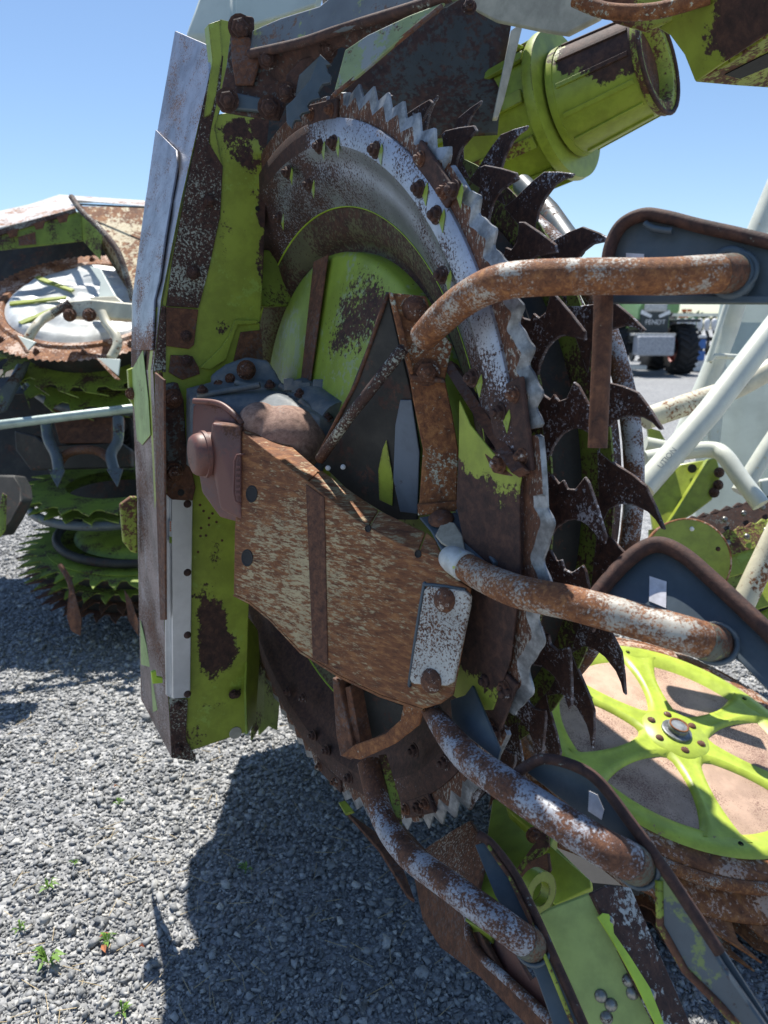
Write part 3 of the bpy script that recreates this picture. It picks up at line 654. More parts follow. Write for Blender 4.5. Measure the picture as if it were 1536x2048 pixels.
# ---- deflector shield ----------------------------------------------------------------------
PD = plane(((480, 860, 1.42), (470, 1190, 1.42), (860, 1110, 1.14)))
sh = plate('deflector_shield', [(484, 862), (540, 905), (628, 972), (700, 1032), (800, 1088), (860, 1108), (888, 1118), (898, 1150), (940, 1176), (932, 1250), (905, 1390), (880, 1408), (845, 1418), (760, 1390), (680, 1352), (600, 1302), (540, 1238), (500, 1205), (467, 1188), (469, 1060)], PD, .006, M['rust_plate'], W, bevel=.002)
# turned top flange in lengths, with the relief slits between them
def flange(a, b, c, d, nm='top_flange'):
    q = [on(PD, *a), on(PD, *b), P(*c), P(*d)]
    return mesh(nm, *prism(q, Vector((0, 0, -.005))), M['rust_plate'], W, bevel=.0015)
flange((483, 864), (612, 962), (640, 942, 1.33 + .03), (515, 833, 1.42 + .06))
flange((616, 964), (733, 1056), (756, 1020, 1.24 + .03), (642, 940, 1.33 + .03))
flange((737, 1058), (835, 1104), (850, 1064, 1.15 + .03), (759, 1021, 1.24 + .03))
flange((838, 1105), (888, 1120), (872, 1080, 1.14 + .02), (853, 1064, 1.15 + .03))
for u, v in ((736, 1057), (836, 1108)): recess('relief_hole', on(PD, u, v, .0006), PD[1], .0055, M['black'], W)
q = [on(PD, u, v) for u, v in [(467, 1188), (500, 1205), (540, 1238), (600, 1302), (680, 1352), (760, 1390), (845, 1418)]]
q2 = [p - PD[1] * .035 + Vector((0, 0, -.012)) for p in q]
mesh('bottom_flange', *join([prism([q[i], q[i + 1], q2[i + 1], q2[i]], PD[1] * .001 + Vector((0, 0, -.004))) for i in range(6)]), M['rust_plate'], W)
mesh('bend_strip', *prism([on(PD, u, v, .0022) for u, v in [(611, 968), (648, 995), (655, 1330), (625, 1318)]], -PD[1] * .003), M['cast_red'] if 0 else worn('brown_bend_strip', (.24, .15, .09), 'brown', .86, coarse=6, fine=200, rough=.6, bump=.3), W, bevel=.001)
for u, v in ((503, 988), (494, 1116)):
    c = on(PD, u, v, .001)
    mesh('slotted_hole', *lathe_geo(c, PD[1], [(.0165, 0), (.015, .0006), (.0145, .0006), (.012, -.0003), (0, -.0003)], 18), [M['black']], W)
pad = plate('clamp_pad', [(848, 1180), (856, 1172), (930, 1182), (940, 1192), (938, 1215), (905, 1365), (893, 1372), (824, 1368), (819, 1358), (828, 1300)], PD, .008, worn('speckled_white_pad', (.47, .46, .42), 'brown', .45, coarse=10, fine=280, fine_w=.7, rough=.5, bump=.5), W, lift=.007, bevel=.002)
tube('pad_weld', [on(PD, u, v, .001) for u, v in [(820, 1372), (821, 1350), (846, 1184), (857, 1170), (932, 1180)]], .003, M['slate'], W, sides=8)
for u, v in ((889, 1200), (862, 1362)): bolt(on(PD, u, v, .0075), PD[1], .0155, M['bolt'], W, 'dome')

# ---- bracket arm --------------------------------------------------------------------------
PAr = plane(((800, 600, 1.16), (860, 850, 1.17), (915, 1040, 1.20)))
PAr = plane(((775, 585, 1.16), (915, 620, 1.16), (870, 1040, 1.22)))
arm = plate('bracket_arm', [(776, 585), (852, 592), (868, 640), (905, 690), (890, 760), (905, 830), (917, 900), (913, 1012), (838, 1015), (846, 900), (826, 800), (817, 742), (798, 680)], PAr, .006, M['rust_arm'], W, bevel=.002)
plate('arm_lip', [(777, 583), (786, 586), (806, 650), (828, 745), (822, 750), (800, 690)], PAr, .01, M['rust_arm'], W, lift=.012, bevel=.002)
plate('arm_lip', [(835, 1010), (915, 1002), (916, 1022), (836, 1032)], PAr, .02, M['rust_arm'], W, lift=.012, bevel=.002)
plate('arm_lip', [(818, 748), (888, 756), (893, 766), (822, 762)], PAr, .012, M['rust_dark'], W, lift=.012, bevel=.003)
bolt(on(PAr, 829, 618, .001), PAr[1], .016, M['bolt'], W, 'dome'); bolt(on(PAr, 853, 745, .001), PAr[1], .017, M['bolt'], W); 
# slanting web plate behind the arm, shade put into its dark colour
PWb = plane(((776, 588, 1.165), (640, 915, 1.40), (835, 1030, 1.30)))
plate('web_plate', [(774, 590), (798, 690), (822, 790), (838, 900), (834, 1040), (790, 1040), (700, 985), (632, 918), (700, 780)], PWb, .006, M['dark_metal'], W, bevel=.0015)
plate('web_patch', [(800, 800), (822, 800), (838, 905), (834, 1028), (800, 1024), (786, 960), (790, 850)], PWb, .003, worn('slate_web_paint', (.10, .13, .17), 'dark', .22, coarse=10, fine=90, rough=.5, under=(.36, .5, .1), under_cover=.16), W, lift=.004)
plate('web_patch', [(764, 900), (772, 880), (786, 960), (784, 1012), (758, 1000), (756, 940)], PWb, .002, M['lime_clean'], W, lift=.004)
mesh('web_fold', *tube_geo([P(806, 698, 1.14), P(700, 832, 1.25), P(640, 918, 1.36)], .010, 8), M['strip'], W, smooth=True)
mesh('web_edge', *tube_geo([P(776, 586, 1.16), P(716, 760, 1.27), P(634, 916, 1.395)], .0035, 8), M['rust_dark'], W, smooth=True)
for u, v in ((656, 936), (686, 934)):
    bolt(P(u, v, 1.36), -VF, .004, M['white_print'], W, 'dome', 'sun_spot')  # small white domes standing in for sun through two holes
# brace bar across the disc (dark, diagonal)
tube('brace_bar', [P(900, 730, 1.20), P(968, 835, 1.10), P(1042, 945, .985)], .014, M['rust_dark'], W, smooth_path=False, flat=.6, sides=4)
plate('brace_foot', [(955, 880), (1040, 935), (1048, 950), (1030, 955), (985, 945)], plane(((955, 880, 1.08), (1048, 950, 1.0), (985, 945, 1.05))), .01, M['rust_dark'], W, bevel=.002)
bolt(P(1000, 927, 1.03), -AX, .011, M['bolt'], W)
# sheet beside the arm: lime paint above rust, in the rotor's plane
PSd = PLA(-.016)
plate('wear_sheet', [(918, 800), (940, 850), (985, 905), (1042, 955), (1038, 975), (1040, 1150), (1020, 1320), (985, 1420), (940, 1420), (905, 1390), (945, 1180), (930, 1100), (912, 1010), (917, 900)], PSd, .003,
      worn('lime_sheet_worn_to_rust', LIME, 'dark', .10, coarse=10, fine=120, rough=.5, patches=[(tuple(on(PSd, 960, 1180)), (.3, .3, .175), .42), (tuple(on(PSd, 930, 1050)), (.08, .08, .10), .3)]), W)
# pocket full of sand at the tube's root
PPk = plane(((835, 1030, 1.21), (915, 1022, 1.20), (980, 1115, 1.10)))
plate('pocket', [(838, 1034), (912, 1024), (935, 1050), (985, 1122), (930, 1120), (885, 1105), (862, 1062)], PPk, .005, M['slate'], W, bevel=.002)
plate('sand_heap', [(885, 1040), (910, 1045), (925, 1070), (930, 1100), (905, 1098), (882, 1085), (870, 1070)], PPk, .004, M['sand'], W, lift=.006, bevel=.003)
bolt(on(PPk, 882, 1038, .003), PPk[1], .017, M['rust_dark'], W, 'dome')
tube('pocket_edge', [P(915, 1022, 1.2), P(960, 1080, 1.13), P(992, 1128, 1.07)], .004, M['slate'], W, sides=8)

# ---- lower bracket ------------------------------------------------------------------------
PLw = plane(((668, 1365, 1.33), (690, 1510, 1.33), (835, 1440, 1.20)))
plate('lower_bracket', [(664, 1355), (676, 1362), (708, 1500), (720, 1512), (700, 1520), (680, 1512), (672, 1470)], PLw, .03, M['rust_dark'], W, bevel=.002)
plate('lower_bracket', [(680, 1512), (708, 1490), (770, 1468), (800, 1440), (806, 1410), (846, 1412), (838, 1450), (790, 1488), (720, 1520)], PLw, .006, M['rust_arm'], W, lift=.01, bevel=.002)
plate('bracket_shade', [(676, 1362), (806, 1412), (800, 1445), (708, 1500)], PLw, .004, M['dark_metal'], W, lift=-.05)  # dark sheet filling the opening in place of the shade inside
plate('bracket_web', [(690, 1375), (700, 1372), (722, 1490), (708, 1500)], PLw, .03, M['rust_dark'], W, lift=-.008)
plate('slate_gusset', [(930, 1390), (945, 1370), (1000, 1500), (995, 1520), (905, 1450), (900, 1400)], plane(((930, 1390, 1.16), (1000, 1500, 1.05), (900, 1430, 1.17))), .005, M['slate'], W, bevel=.001)
plate('tail_strip', [(757, 1510), (772, 1508), (800, 1600), (806, 1670), (796, 1668), (780, 1600)], plane(((757, 1510, 1.36), (772, 1508, 1.36), (800, 1660, 1.28))), .01, M['lime_rusty'], W, bevel=.001)

# ---- bent divider tubes --------------------------------------------------------------------
R1 = ((1215, 520, 1.0), (1536, 480, .88), (1205, 602, 1.0)); R2 = ((1210, 1170, .98), (1300, 1090, .98), (1536, 1290, .87))
R3 = ((1070, 1520, .98), (1190, 1550, .94), (1480, 1990, .84)); R4 = ((965, 1680, 1.12), (1010, 1700, 1.11), (1180, 2048, 1.0))
tube_to('divider_tube', [(846, 676, 1.10), (880, 640, 1.06), (930, 598, 1.0), (990, 568, .945), (1060, 557, .92), (1180, 553, .90), (1320, 553, .875), (1405, 549, .86)], plane(R1), (1470, 547),
     [.0215, .023, .023, .023, .0225, .022, .0225, .0225, .0225], M['rust_tube'], W, label='top bent tube, white paint blistered with orange rust')
tube_to('divider_tube', [(893, 1112, 1.13), (925, 1130, 1.10), (975, 1158, 1.05), (1040, 1184, .98), (1150, 1208, .93), (1290, 1246, .88), (1372, 1270, .84)], plane(R2), (1430, 1288),
     [.0145, .0215, .0225, .0225, .0225, .0225, .0225], M['rust_tube'], W, label='middle bent tube with pale grey end')
tube_to('divider_tube', [(858, 1415, 1.17), (888, 1458, 1.12), (935, 1515, 1.05), (1000, 1562, .98), (1100, 1630, .91), (1200, 1692, .86), (1240, 1712, .85)], plane(R3), (1276, 1732),
     [.014, .0205, .0225, .0225, .0225, .0225, .0225], M['rust_tube2'], W, label='lower bent tube speckled blue grey and brown')
tube_to('divider_tube', [(737, 1525, 1.36), (748, 1570, 1.33), (768, 1640, 1.28), (815, 1708, 1.20), (900, 1772, 1.09), (990, 1838, 1.01), (1030, 1868, .98)], plane(R4), (1066, 1892),
     [.021, .0215, .0215, .0215, .0215, .0215, .0215], M['rust_tube2'], W, label='lowest bent tube, mostly brown with pale patches')
mesh('paint_sleeve', *tube_geo(cr_path([P(893, 1112, 1.129), P(908, 1120, 1.113), P(930, 1133, 1.094)], 5), [.0146, .0165, .018, .0195, .0205, .0212, .0218, .0222, .0225, .0228, .023][:11], 18), worn('pale_grey_paint', (.52, .54, .52), 'orange', .1, coarse=20, fine=100, under=(.45, .5, .12), under_cover=.3), W, smooth=True)
tube('hanging_rod', [P(1206, 560, .97), P(1206, 640, .965), P(1200, 780, .965), P(1195, 896, .97)], .0125, M['rust_tube2'] if 0 else worn('brown_rod_rust', (.5, .45, .3), 'brown', .82, coarse=20, fine=110, fine_w=.6), W)

# ---- divider points: slate plates with folded rusty rims ------------------------------------
def divider(refs, outline, rimpath, rim_r, sticker=None, label=None, depth=-.012):
    pl = plane(refs)
    o = plate('divider_point', outline, pl, .005, M['slate'], W, bevel=.001, label=label, lift=depth)
    path = cr_path([on(pl, u, v) for u, v in rimpath], 6)
    mesh('rolled_rim', *tube_geo(path, rim_r, 12, flat=1.2, up=pl[1]), M['rim'], o, smooth=True)
    path = cr_path([on(pl, u, v, -.008) for u, v in rimpath], 6)
    if sticker: plate('label_remnant', sticker, pl, .0012, M['sticker'], o, lift=depth + .0016, bevel=0)
    return pl, o
d1, o1 = divider(R1, [(1199, 604), (1212, 530), (1222, 490), (1250, 448), (1290, 430), (1330, 430), (1400, 450), (1475, 468), (1600, 500), (1600, 606), (1400, 605)],
        [(1214, 560), (1219, 500), (1242, 452), (1285, 430), (1330, 434), (1400, 452), (1480, 470), (1600, 500)], .0085, [(1252, 506), (1288, 508), (1288, 530), (1252, 530)], 'topmost slate grey divider point, rounded end against the sky')
tube('weld_bead', [on(d1, u, v, .004) for u, v in [(1290, 447), (1305, 456), (1330, 461), (1345, 462)]], .0045, M['slate'], o1, sides=8)
tube('weld_collar', [on(d1, 1462 + 40 * math.cos(a), 547 + 45 * math.sin(a), 0.0) for a in [k * .5236 for k in range(12)]], .007, M['slate'], o1, sides=8, closed=True)
plate('slate_bar', [(1199, 590), (1600, 592), (1600, 606), (1199, 605)], d1, .008, M['slate'], o1, lift=.004)
d2, o2 = divider(R2, [(1190, 1200), (1240, 1135), (1300, 1090), (1345, 1100), (1395, 1135), (1470, 1200), (1600, 1320), (1600, 1440), (1536, 1380), (1480, 1322), (1380, 1240)],
        [(1175, 1212), (1235, 1140), (1285, 1098), (1325, 1090), (1370, 1112), (1420, 1155), (1490, 1220), (1600, 1325)], .0105, [(1299, 1152), (1333, 1163), (1332, 1216), (1298, 1202)], 'second divider point from the top, slate grey with white label remnant')
d3, o3 = divider(R3, [(1040, 1535), (1085, 1518), (1160, 1530), (1210, 1580), (1270, 1660), (1340, 1745), (1440, 1890), (1550, 2060), (1520, 2060), (1430, 1960), (1345, 1850), (1290, 1750), (1230, 1690), (1150, 1620)],
        [(1035, 1545), (1085, 1518), (1150, 1532), (1200, 1565), (1265, 1650), (1340, 1755), (1440, 1905)], .0072, [(1178, 1582), (1195, 1590), (1208, 1620), (1203, 1640), (1176, 1622)], 'third divider point, long slate grey nose, lime paint showing at its edge')
plate('nose', [(1310, 1740), (1345, 1765), (1430, 1905), (1448, 1935), (1550, 2080), (1500, 2080), (1400, 1975), (1330, 1890), (1315, 1830)], d3, .012, M['slate_top'], o3, lift=.004, bevel=.003)
mesh('nose_edge', *tube_geo([on(d3, u, v, .004) for u, v in [(1318, 1760), (1320, 1850), (1370, 1940), (1440, 2010), (1500, 2080)]], .005, 8), M['lime_rusty'], o3, smooth=True)
d4, o4 = divider(R4, [(950, 1690), (985, 1680), (1020, 1725), (1070, 1820), (1110, 1930), (1160, 2060), (1110, 2060), (1075, 1960), (1040, 1880), (990, 1790)],
        [(955, 1668), (985, 1690), (1030, 1750), (1070, 1830), (1110, 1920), (1150, 2010), (1180, 2080)], .0068, None, 'fourth divider point, narrow slate plate with brown rim')
mesh('rim_lip', *tube_geo([on(d4, u, v, .006) for u, v in [(975, 1690), (1018, 1752), (1058, 1835), (1095, 1925), (1150, 2060)]], .003, 6), M['lime_rusty'], o4, smooth=True)

def pp(name, pts, mat, parent, t=.006, **k):
    """plate from (u,v,d) outline: plane through first three given in refs"""
    refs = k.pop('refs'); return plate(name, pts, plane(refs), t, mat, parent, **k)
# ================================================================ OVERHEAD: cross beam, knife, hood of the header above
pb_ = P(600, 60, 1.35)
M['knife_paint'] = worn('olive_weathered_paint', (.20, .26, .12), 'dark', .36, coarse=8, fine=110, rough=.45, under=(.22, .25, .25), under_cover=.45)
T = thing('header_cross_beam', 'weathered slate and green cross beam with stepped knife above the toothed disc', 'machine beam', (pb_.x, pb_.y, pb_.z - .15))
refs = ((500, 110, 1.42), (870, 10, 1.12), (505, 30, 1.43))
pp('beam_face', [(498, 108), (503, 60), (560, 35), (640, 10), (700, -40), (960, -40), (885, 8), (780, 28), (690, 58), (600, 84)], M['slate_top'], T, t=.012, refs=refs, bevel=.004)
tube('beam_edge', [P(500, 108, 1.42), P(600, 86, 1.33), P(690, 56, 1.26), P(790, 26, 1.18), P(900, -8, 1.1)], .0085, M['rim'], T)
pp('beam_underside', [(500, 112), (600, 92), (690, 62), (800, 30), (885, 6), (872, 30), (740, 95), (668, 190), (700, 100), (680, 95), (640, 118), (575, 165), (500, 175), (478, 120)], M['slate_rusty'], T, refs=((500, 112, 1.44), (800, 30, 1.20), (575, 165, 1.42)), t=.01, bevel=.003)
pp('pointed_knife', [(690, 100), (735, 70), (820, 30), (888, 4), (878, 16), (800, 78), (740, 130), (672, 188), (666, 190)], M['knife_paint'], T, refs=((690, 100, 1.22), (888, 4, 1.1), (666, 190, 1.23)), t=.006, bevel=.0015)
mesh('knife_edge', *tube_geo([P(667, 191, 1.228), P(745, 128, 1.19), P(805, 76, 1.15), P(884, 12, 1.10)], .004, 6), M['rust_dark'], T)
stair = [(640, 108), (662, 128), (652, 130), (656, 145), (662, 150), (660, 165), (645, 168), (640, 175), (636, 185), (640, 196), (624, 200), (618, 205), (614, 212), (619, 222), (604, 226), (599, 232), (602, 240), (590, 240), (586, 246), (583, 256), (573, 246), (572, 212), (585, 200), (620, 160)]
pp('stepped_knife', stair, M['slate'], T, refs=((640, 108, 1.31), (662, 150, 1.31), (573, 246, 1.33)), t=.008, bevel=.001)
pp('knife_holder', [(640, 105), (655, 95), (668, 100), (664, 122), (600, 206), (586, 212), (566, 190), (572, 150), (600, 118)], M['slate_rusty'], T, refs=((640, 105, 1.345), (664, 122, 1.345), (572, 200, 1.39)), t=.008, bevel=.003)
pp('holder_window', [(598, 150), (640, 110), (650, 112), (648, 130), (594, 198), (590, 190)], M['slate'], T, refs=((640, 105, 1.34), (664, 122, 1.34), (572, 200, 1.385)), t=.003, lift=.001, bevel=.001)
pp('end_bracket', [(465, 30), (478, 28), (505, 32), (506, 70), (498, 108), (530, 110), (556, 150), (572, 200), (556, 240), (520, 236), (440, 222), (436, 205), (452, 130)], M['slate_rusty'], T, refs=((465, 30, 1.44), (556, 150, 1.43), (440, 222, 1.47)), t=.01, bevel=.003)
pp('link_bar', [(440, 186), (458, 182), (530, 196), (554, 208), (553, 232), (535, 230), (520, 222), (470, 218), (441, 218)], M['slate'], T, refs=((440, 186, 1.44), (554, 208, 1.43), (470, 218, 1.44)), t=.012, bevel=.003)
for u, v, d, r in ((455, 200, 1.428, .017), (538, 215, 1.42, .017), (480, 55, 1.43, .018), (535, 118, 1.40, .014), (657, 98, 1.33, .013), (572, 184, 1.38, .014)):
    bolt(P(u, v, d), -ray(u, v), r, M['bolt_dark'], T)
pp('lug_plate', [(460, 60), (500, 75), (520, 120), (505, 170), (470, 170), (462, 120)], M['rust_dark'], T, refs=((465, 30, 1.43), (556, 150, 1.42), (440, 222, 1.46)), t=.006, bevel=.004)

hp = P(850, 100, 1.9)
Hd = thing('grey_hood_plate', 'large dark grey curved hood plate behind the hooked teeth with pale right edge', 'hood', (hp.x, hp.y, hp.z - .4))
hv, hf = [], []
for i in range(17):
    t = i / 16
    top = P(640 + 400 * t, -60 + 60 * t * 0, 2.0 + .05 * t - .28 * max(0, t - .8) / .2 * 0)
    bot = P(660 + 335 * t, 290 - 20 * t, 1.95 + .12 * math.sin(t * 2.2))
    hv += [top, (top + bot) / 2 + VF * .10, bot]
for i in range(16): hf += [(3 * i, 3 * i + 1, 3 * i + 4, 3 * i + 3), (3 * i + 1, 3 * i + 2, 3 * i + 5, 3 * i + 4)]
ho = mesh('hood_sheet', hv, hf, worn('dark_hood_paint', (.055, .057, .05), 'dark', .5, coarse=5, fine=60, rough=.55, bump=.3), Hd, smooth=True)
so = ho.modifiers.new('thick', 'SOLIDIFY'); so.thickness = .012
mesh('pale_edge', *prism([P(1022, 60, 1.98), P(1048, 40, 2.0), P(1036, 90, 2.0), P(1008, 200, 2.0), P(996, 235, 2.0), P(986, 235, 1.99)], VF * .02), M['beige'], Hd, bevel=.003)

up = P(1050, 20, 1.5)
U_ = thing('pale_chute_panel', 'beige underside panel over the sky, between beam and green bracket', 'panel', tuple(up))
pp('panel', [(935, -30), (1195, -30), (1196, 38), (1130, 72), (1080, 64), (990, 45), (948, 22)], M['beige'], U_, t=.02, refs=((948, 22, 1.6), (1195, 10, 1.4), (1080, 64, 1.5)), bevel=.006)
bolt(P(938, 14, 1.5), -VF, .012, M['bolt_dark'], U_)
pp('pale_panel', [(365, 75), (385, 20), (402, -30), (470, -30), (470, 60), (440, 72), (400, 78)], M['white_hull'], thing('pale_top_cover', 'pale grey curved cover rising behind the top of the silver cover', 'cover', tuple(P(420, 40, 1.8))), t=.04, refs=((365, 75, 1.85), (470, -30, 1.8), (440, 72, 1.8)), bevel=.015)
pp('pale_panel', [(470, -30), (640, -30), (630, 8), (560, 32), (500, 50), (470, 30)], M['white_hull'], thing('teal_top_cover', 'pale teal sheet above the weathered beam at the top edge', 'cover', tuple(P(540, 10, 1.7))), t=.03, refs=((470, -30, 1.7), (640, -30, 1.65), (500, 50, 1.68)), bevel=.004)

# green drum assembly above right
Dq = P(1130, 230, 2.1)
DR = thing('green_feed_drum', 'lime green drum with brown worn stripe and round end flange against the sky', 'drum', tuple(Dq))
a0, a1 = P(1082, 236, 2.22), P(1316, 122, 1.98)
ax = (a1 - a0).normalized(); Ln = (a1 - a0).length
mp_ = worn('drum_paint_worn_in_stripe', LIME, 'dark', .12, coarse=9, fine=80, rough=.4, patches=[(tuple(a0 + ax * (Ln * .62) + VU * .07 - VF * .13), (.22, .22, .13), .46), (tuple(a0 + ax * (Ln * .95)), (.10, .10, .10), .3)], streak=((0, 0, 0), (1, 1, 1)))
dr = mesh('drum', *lathe_geo(a0, ax, [(.150, .10), (.150, .12), (.146, .12), (.126, Ln - .02), (.108, Ln - .02)], 72), mp_, DR, smooth=True); dr.data.set_sharp_from_angle(angle=R(40))
mesh('inner_flange', *lathe_geo(a0, ax, [(.13, .06), (.205, .06), (.208, .07), (.205, .09), (.13, .09)], 72), M['lime_clean'], DR, smooth=True).data.set_sharp_from_angle(angle=R(40))
mesh('end_flange', *lathe_geo(a0, ax, [(.118, Ln - .02), (.132, Ln - .02), (.136, Ln - .012), (.136, Ln - .003), (.130, Ln), (.104, Ln), (.0965, Ln - .012), (.094, Ln - .05), (.05, Ln - .055), (0, Ln - .055)], 72), M['lime_rusty'], DR, smooth=True).data.set_sharp_from_angle(angle=R(40))
mesh('end_disc', *lathe_geo(a0, ax, [(.100, Ln - .035), (.04, Ln - .04), (0, Ln - .04)], 48), M['rust_dark'], DR, smooth=True)
tube('flange_rim', [a0 + ax * (Ln + .002) + (frame_of(ax)[0] * math.cos(k * .2094) + frame_of(ax)[1] * math.sin(k * .2094)) * .134 for k in range(30)], .006, M['rim'], DR, smooth_path=False, closed=True, sides=8)
x_, y_, z_ = frame_of(ax)
big = mesh('outer_drum', *lathe_geo(a0, ax, [(.19, -.55), (.19, .06), (.05, .06)], 10), M['lime_clean'], DR)
for k in range(10):
    an = 2 * math.pi * (k + .0) / 10
    c = a0 + (x_ * math.cos(an) + y_ * math.sin(an)) * .196
    mesh('drum_slat', *box_geo(c - ax * .24, ax, (x_ * math.cos(an) + y_ * math.sin(an)), ax.cross(x_ * math.cos(an) + y_ * math.sin(an)), .29, .006, .018), M['lime_rusty'] if k % 3 == 0 else M['lime'], DR, bevel=.002)
for k in range(12):
    an = 2 * math.pi * k / 12; d_ = x_ * math.cos(an) + y_ * math.sin(an)
    p0_, p1_ = a0 + ax * .13 + d_ * .1465, a0 + ax * (Ln - .03) + d_ * .1285
    u_ = (p1_ - p0_).normalized()
    mesh('drum_rib', *box_geo((p0_ + p1_) / 2, u_, d_, u_.cross(d_), (p1_ - p0_).length / 2, .004, .006), mp_, DR, bevel=.001)
for side in (0, 1):
    for k in range(9):
        an = R(118 + side * 150) ; d_ = x_ * math.cos(an) + y_ * math.sin(an)
        b_ = a0 + d_ * .196 - ax * (.5 - k * .06)
        mesh('drum_tooth', *prism([b_, b_ + ax * .045, b_ + ax * .01 + d_ * .03], ax.cross(d_) * .004), M['lime_clean'], DR)
tube('side_pipe', [P(1045, 370, 1.9), P(1098, 425, 1.75), P(1150, 500, 1.62)], .026, M['slate_top'], DR, smooth_path=False)

gb = P(1430, 80, 1.2)
GB = thing('green_hinge_bracket', 'folded lime green hinge bracket with rusty edges in the top right corner', 'bracket', tuple(gb))
pp('bracket_web', [(1325, -30), (1560, -30), (1560, 50), (1500, 90), (1440, 130), (1390, 165), (1368, 110), (1340, 72), (1300, 48), (1240, 40)], M['lime'] if 0 else worn('bracket_lime', LIME, 'dark', .2, coarse=6, fine=90, rough=.4, patches=[(tuple(P(1536, 0, 1.1)), .10, .25), (tuple(P(1250, 20, 1.2)), .1, .2)]), GB, t=.012, refs=((1325, 0, 1.22), (1536, 50, 1.1), (1390, 165, 1.25)), bevel=.003)
pp('lower_flange', [(1390, 165), (1470, 118), (1560, 55), (1560, 178), (1470, 172)], M['lime_rusty'], GB, t=.01, refs=((1390, 165, 1.25), (1536, 62, 1.12), (1536, 175, 1.32)), bevel=.003)
pp('slot', [(1450, 150), (1560, 95), (1560, 125), (1480, 158)], M['black'], GB, t=.002, lift=.002, refs=((1390, 165, 1.25), (1536, 62, 1.12), (1536, 175, 1.32)), bevel=0)
tube('worn_lip', [P(1150, -2, 1.22), P(1215, 22, 1.2), P(1310, 22, 1.18), P(1420, -8, 1.15)], .012, M['rust_arm'], GB)
pp('lip_web', [(1165, 0), (1300, -20), (1400, -20), (1345, 40), (1290, 62), (1230, 44)], M['lime_rusty'], GB, t=.01, refs=((1165, 0, 1.26), (1400, -20, 1.2), (1290, 62, 1.24)), bevel=.003)

# ================================================================ LOWER RIGHT: flat rotor of the centre section
NC = Vector((.187, -.223, 1)).normalized(); CC = Vector((.866, 1.975, .327))
CS = thing('centre_rotor', 'large flat lime green rotor with six spokes and pink rusted panels behind the dividers', 'rotor', (CC.x, CC.y, 0.02))
RG = .416
ex = (P(1536, 1500, 2.0) - P(1350, 1468, 2.2)); ex = (ex - NC * ex.dot(NC)).normalized(); ey = NC.cross(ex)
def cpt(r, a, h=0): return CC + (ex * math.cos(a) + ey * math.sin(a)) * r + NC * h
def inv(u, v):
    p = on((CC, NC), u, v) - CC; return p.length, math.atan2(p.dot(ey), p.dot(ex))
mesh('rotor_deck', *lathe_geo(CC, NC, [(0, -.012), (.45, -.012), (.465, -.02), (.465, -.03)], 120, ref=(ex, ey)), M['disc_rust'], CS, smooth=True)
mesh('outer_ring', *lathe_geo(CC, NC, [(.418, -.014), (.42, -.006), (.455, -.006), (.470, -.010), (.474, -.015), (.474, -.03)], 140, ref=(ex, ey)), M['disc_orange'], CS, smooth=True)
tube('ring_tube', [cpt(.485, k * math.pi / 60, -.028) for k in range(120)], .016, M['rust_tube'], CS, smooth_path=False, closed=True, sides=12)
rim_m = worn('sunlit_lime_rotor_paint', (.40, .50, .06), 'pink', .14, coarse=9, fine=110, rough=.4, bump=.2)  # lime brightened in the colour itself for surfaces in full sun
mesh('lime_rim', *lathe_geo(CC, NC, [(.424, -.012), (.418, .003), (.395, .005), (.365, .001), (.345, -.012)], 140, ref=(ex, ey)), rim_m, CS, smooth=True)
mesh('hub_plate', *lathe_geo(CC, NC, [(.104, -.006), (.094, .008), (.02, .009), (0, .009)], 60, ref=(ex, ey)), rim_m, CS, smooth=True)
sp_px = [(1290, 1345), (1490, 1400), (1520, 1530), (1435, 1665), (1195, 1540), (1130, 1420)]
sp_a = [inv(u, v)[1] for u, v in sp_px]
base_a = sp_a[0]
for k in range(6):
    a = sp_a[0] + k * math.pi / 3
    vs, fs = [], []
    for i in range(13):
        r = .085 + (.375 - .085) * i / 12; w = .030 + .040 * abs(i / 12 - .42) ** 2 * 3 + (.02 if i == 12 else 0) + (.012 if i == 0 else 0)
        c = cpt(r, a); t_ = NC.cross((c - CC).normalized())
        for s, h in ((-1, -.0118), (-.72, .005), (-.45, .002), (0, .0005), (.45, .002), (.72, .005), (1, -.0118)): vs.append(c + t_ * w * s + NC * h)
    for i in range(12):
        for j in range(6): fs.append((i * 7 + j, i * 7 + j + 1, i * 7 + 8 + j, i * 7 + 7 + j))
    mesh('spoke', vs, fs, rim_m, CS, smooth=True)
for k in range(6):
    bolt(cpt(.074, sp_a[0] + math.pi / 6 * 0 + k * math.pi / 3, .009), NC, .010, M['bolt'], CS, 'dome')
mesh('hub_washer', *lathe_geo(CC, NC, [(.044, .008), (.044, .016), (.040, .018), (.03, .018), (.030, .03), (.027, .034), (0, .034)], 40, ref=(ex, ey)), M['edge'], CS, smooth=True).data.set_sharp_from_angle(angle=R(35))
mesh('hub_cap', *lathe_geo(CC, NC, [(.029, .034), (.029, .037), (.024, .036), (.022, .028), (0, .028)], 32, ref=(ex, ey)), worn('orange_rust_cap', (.4, .2, .1), 'orange', .95, coarse=30, fine=120), CS, smooth=True)
for k in range(6):
    for s in (-.09, .09): recess('drilled_hole', cpt(.385, sp_a[0] + k * math.pi / 3 + s * 0 + .08, .0045), NC, .006, M['black'], CS)
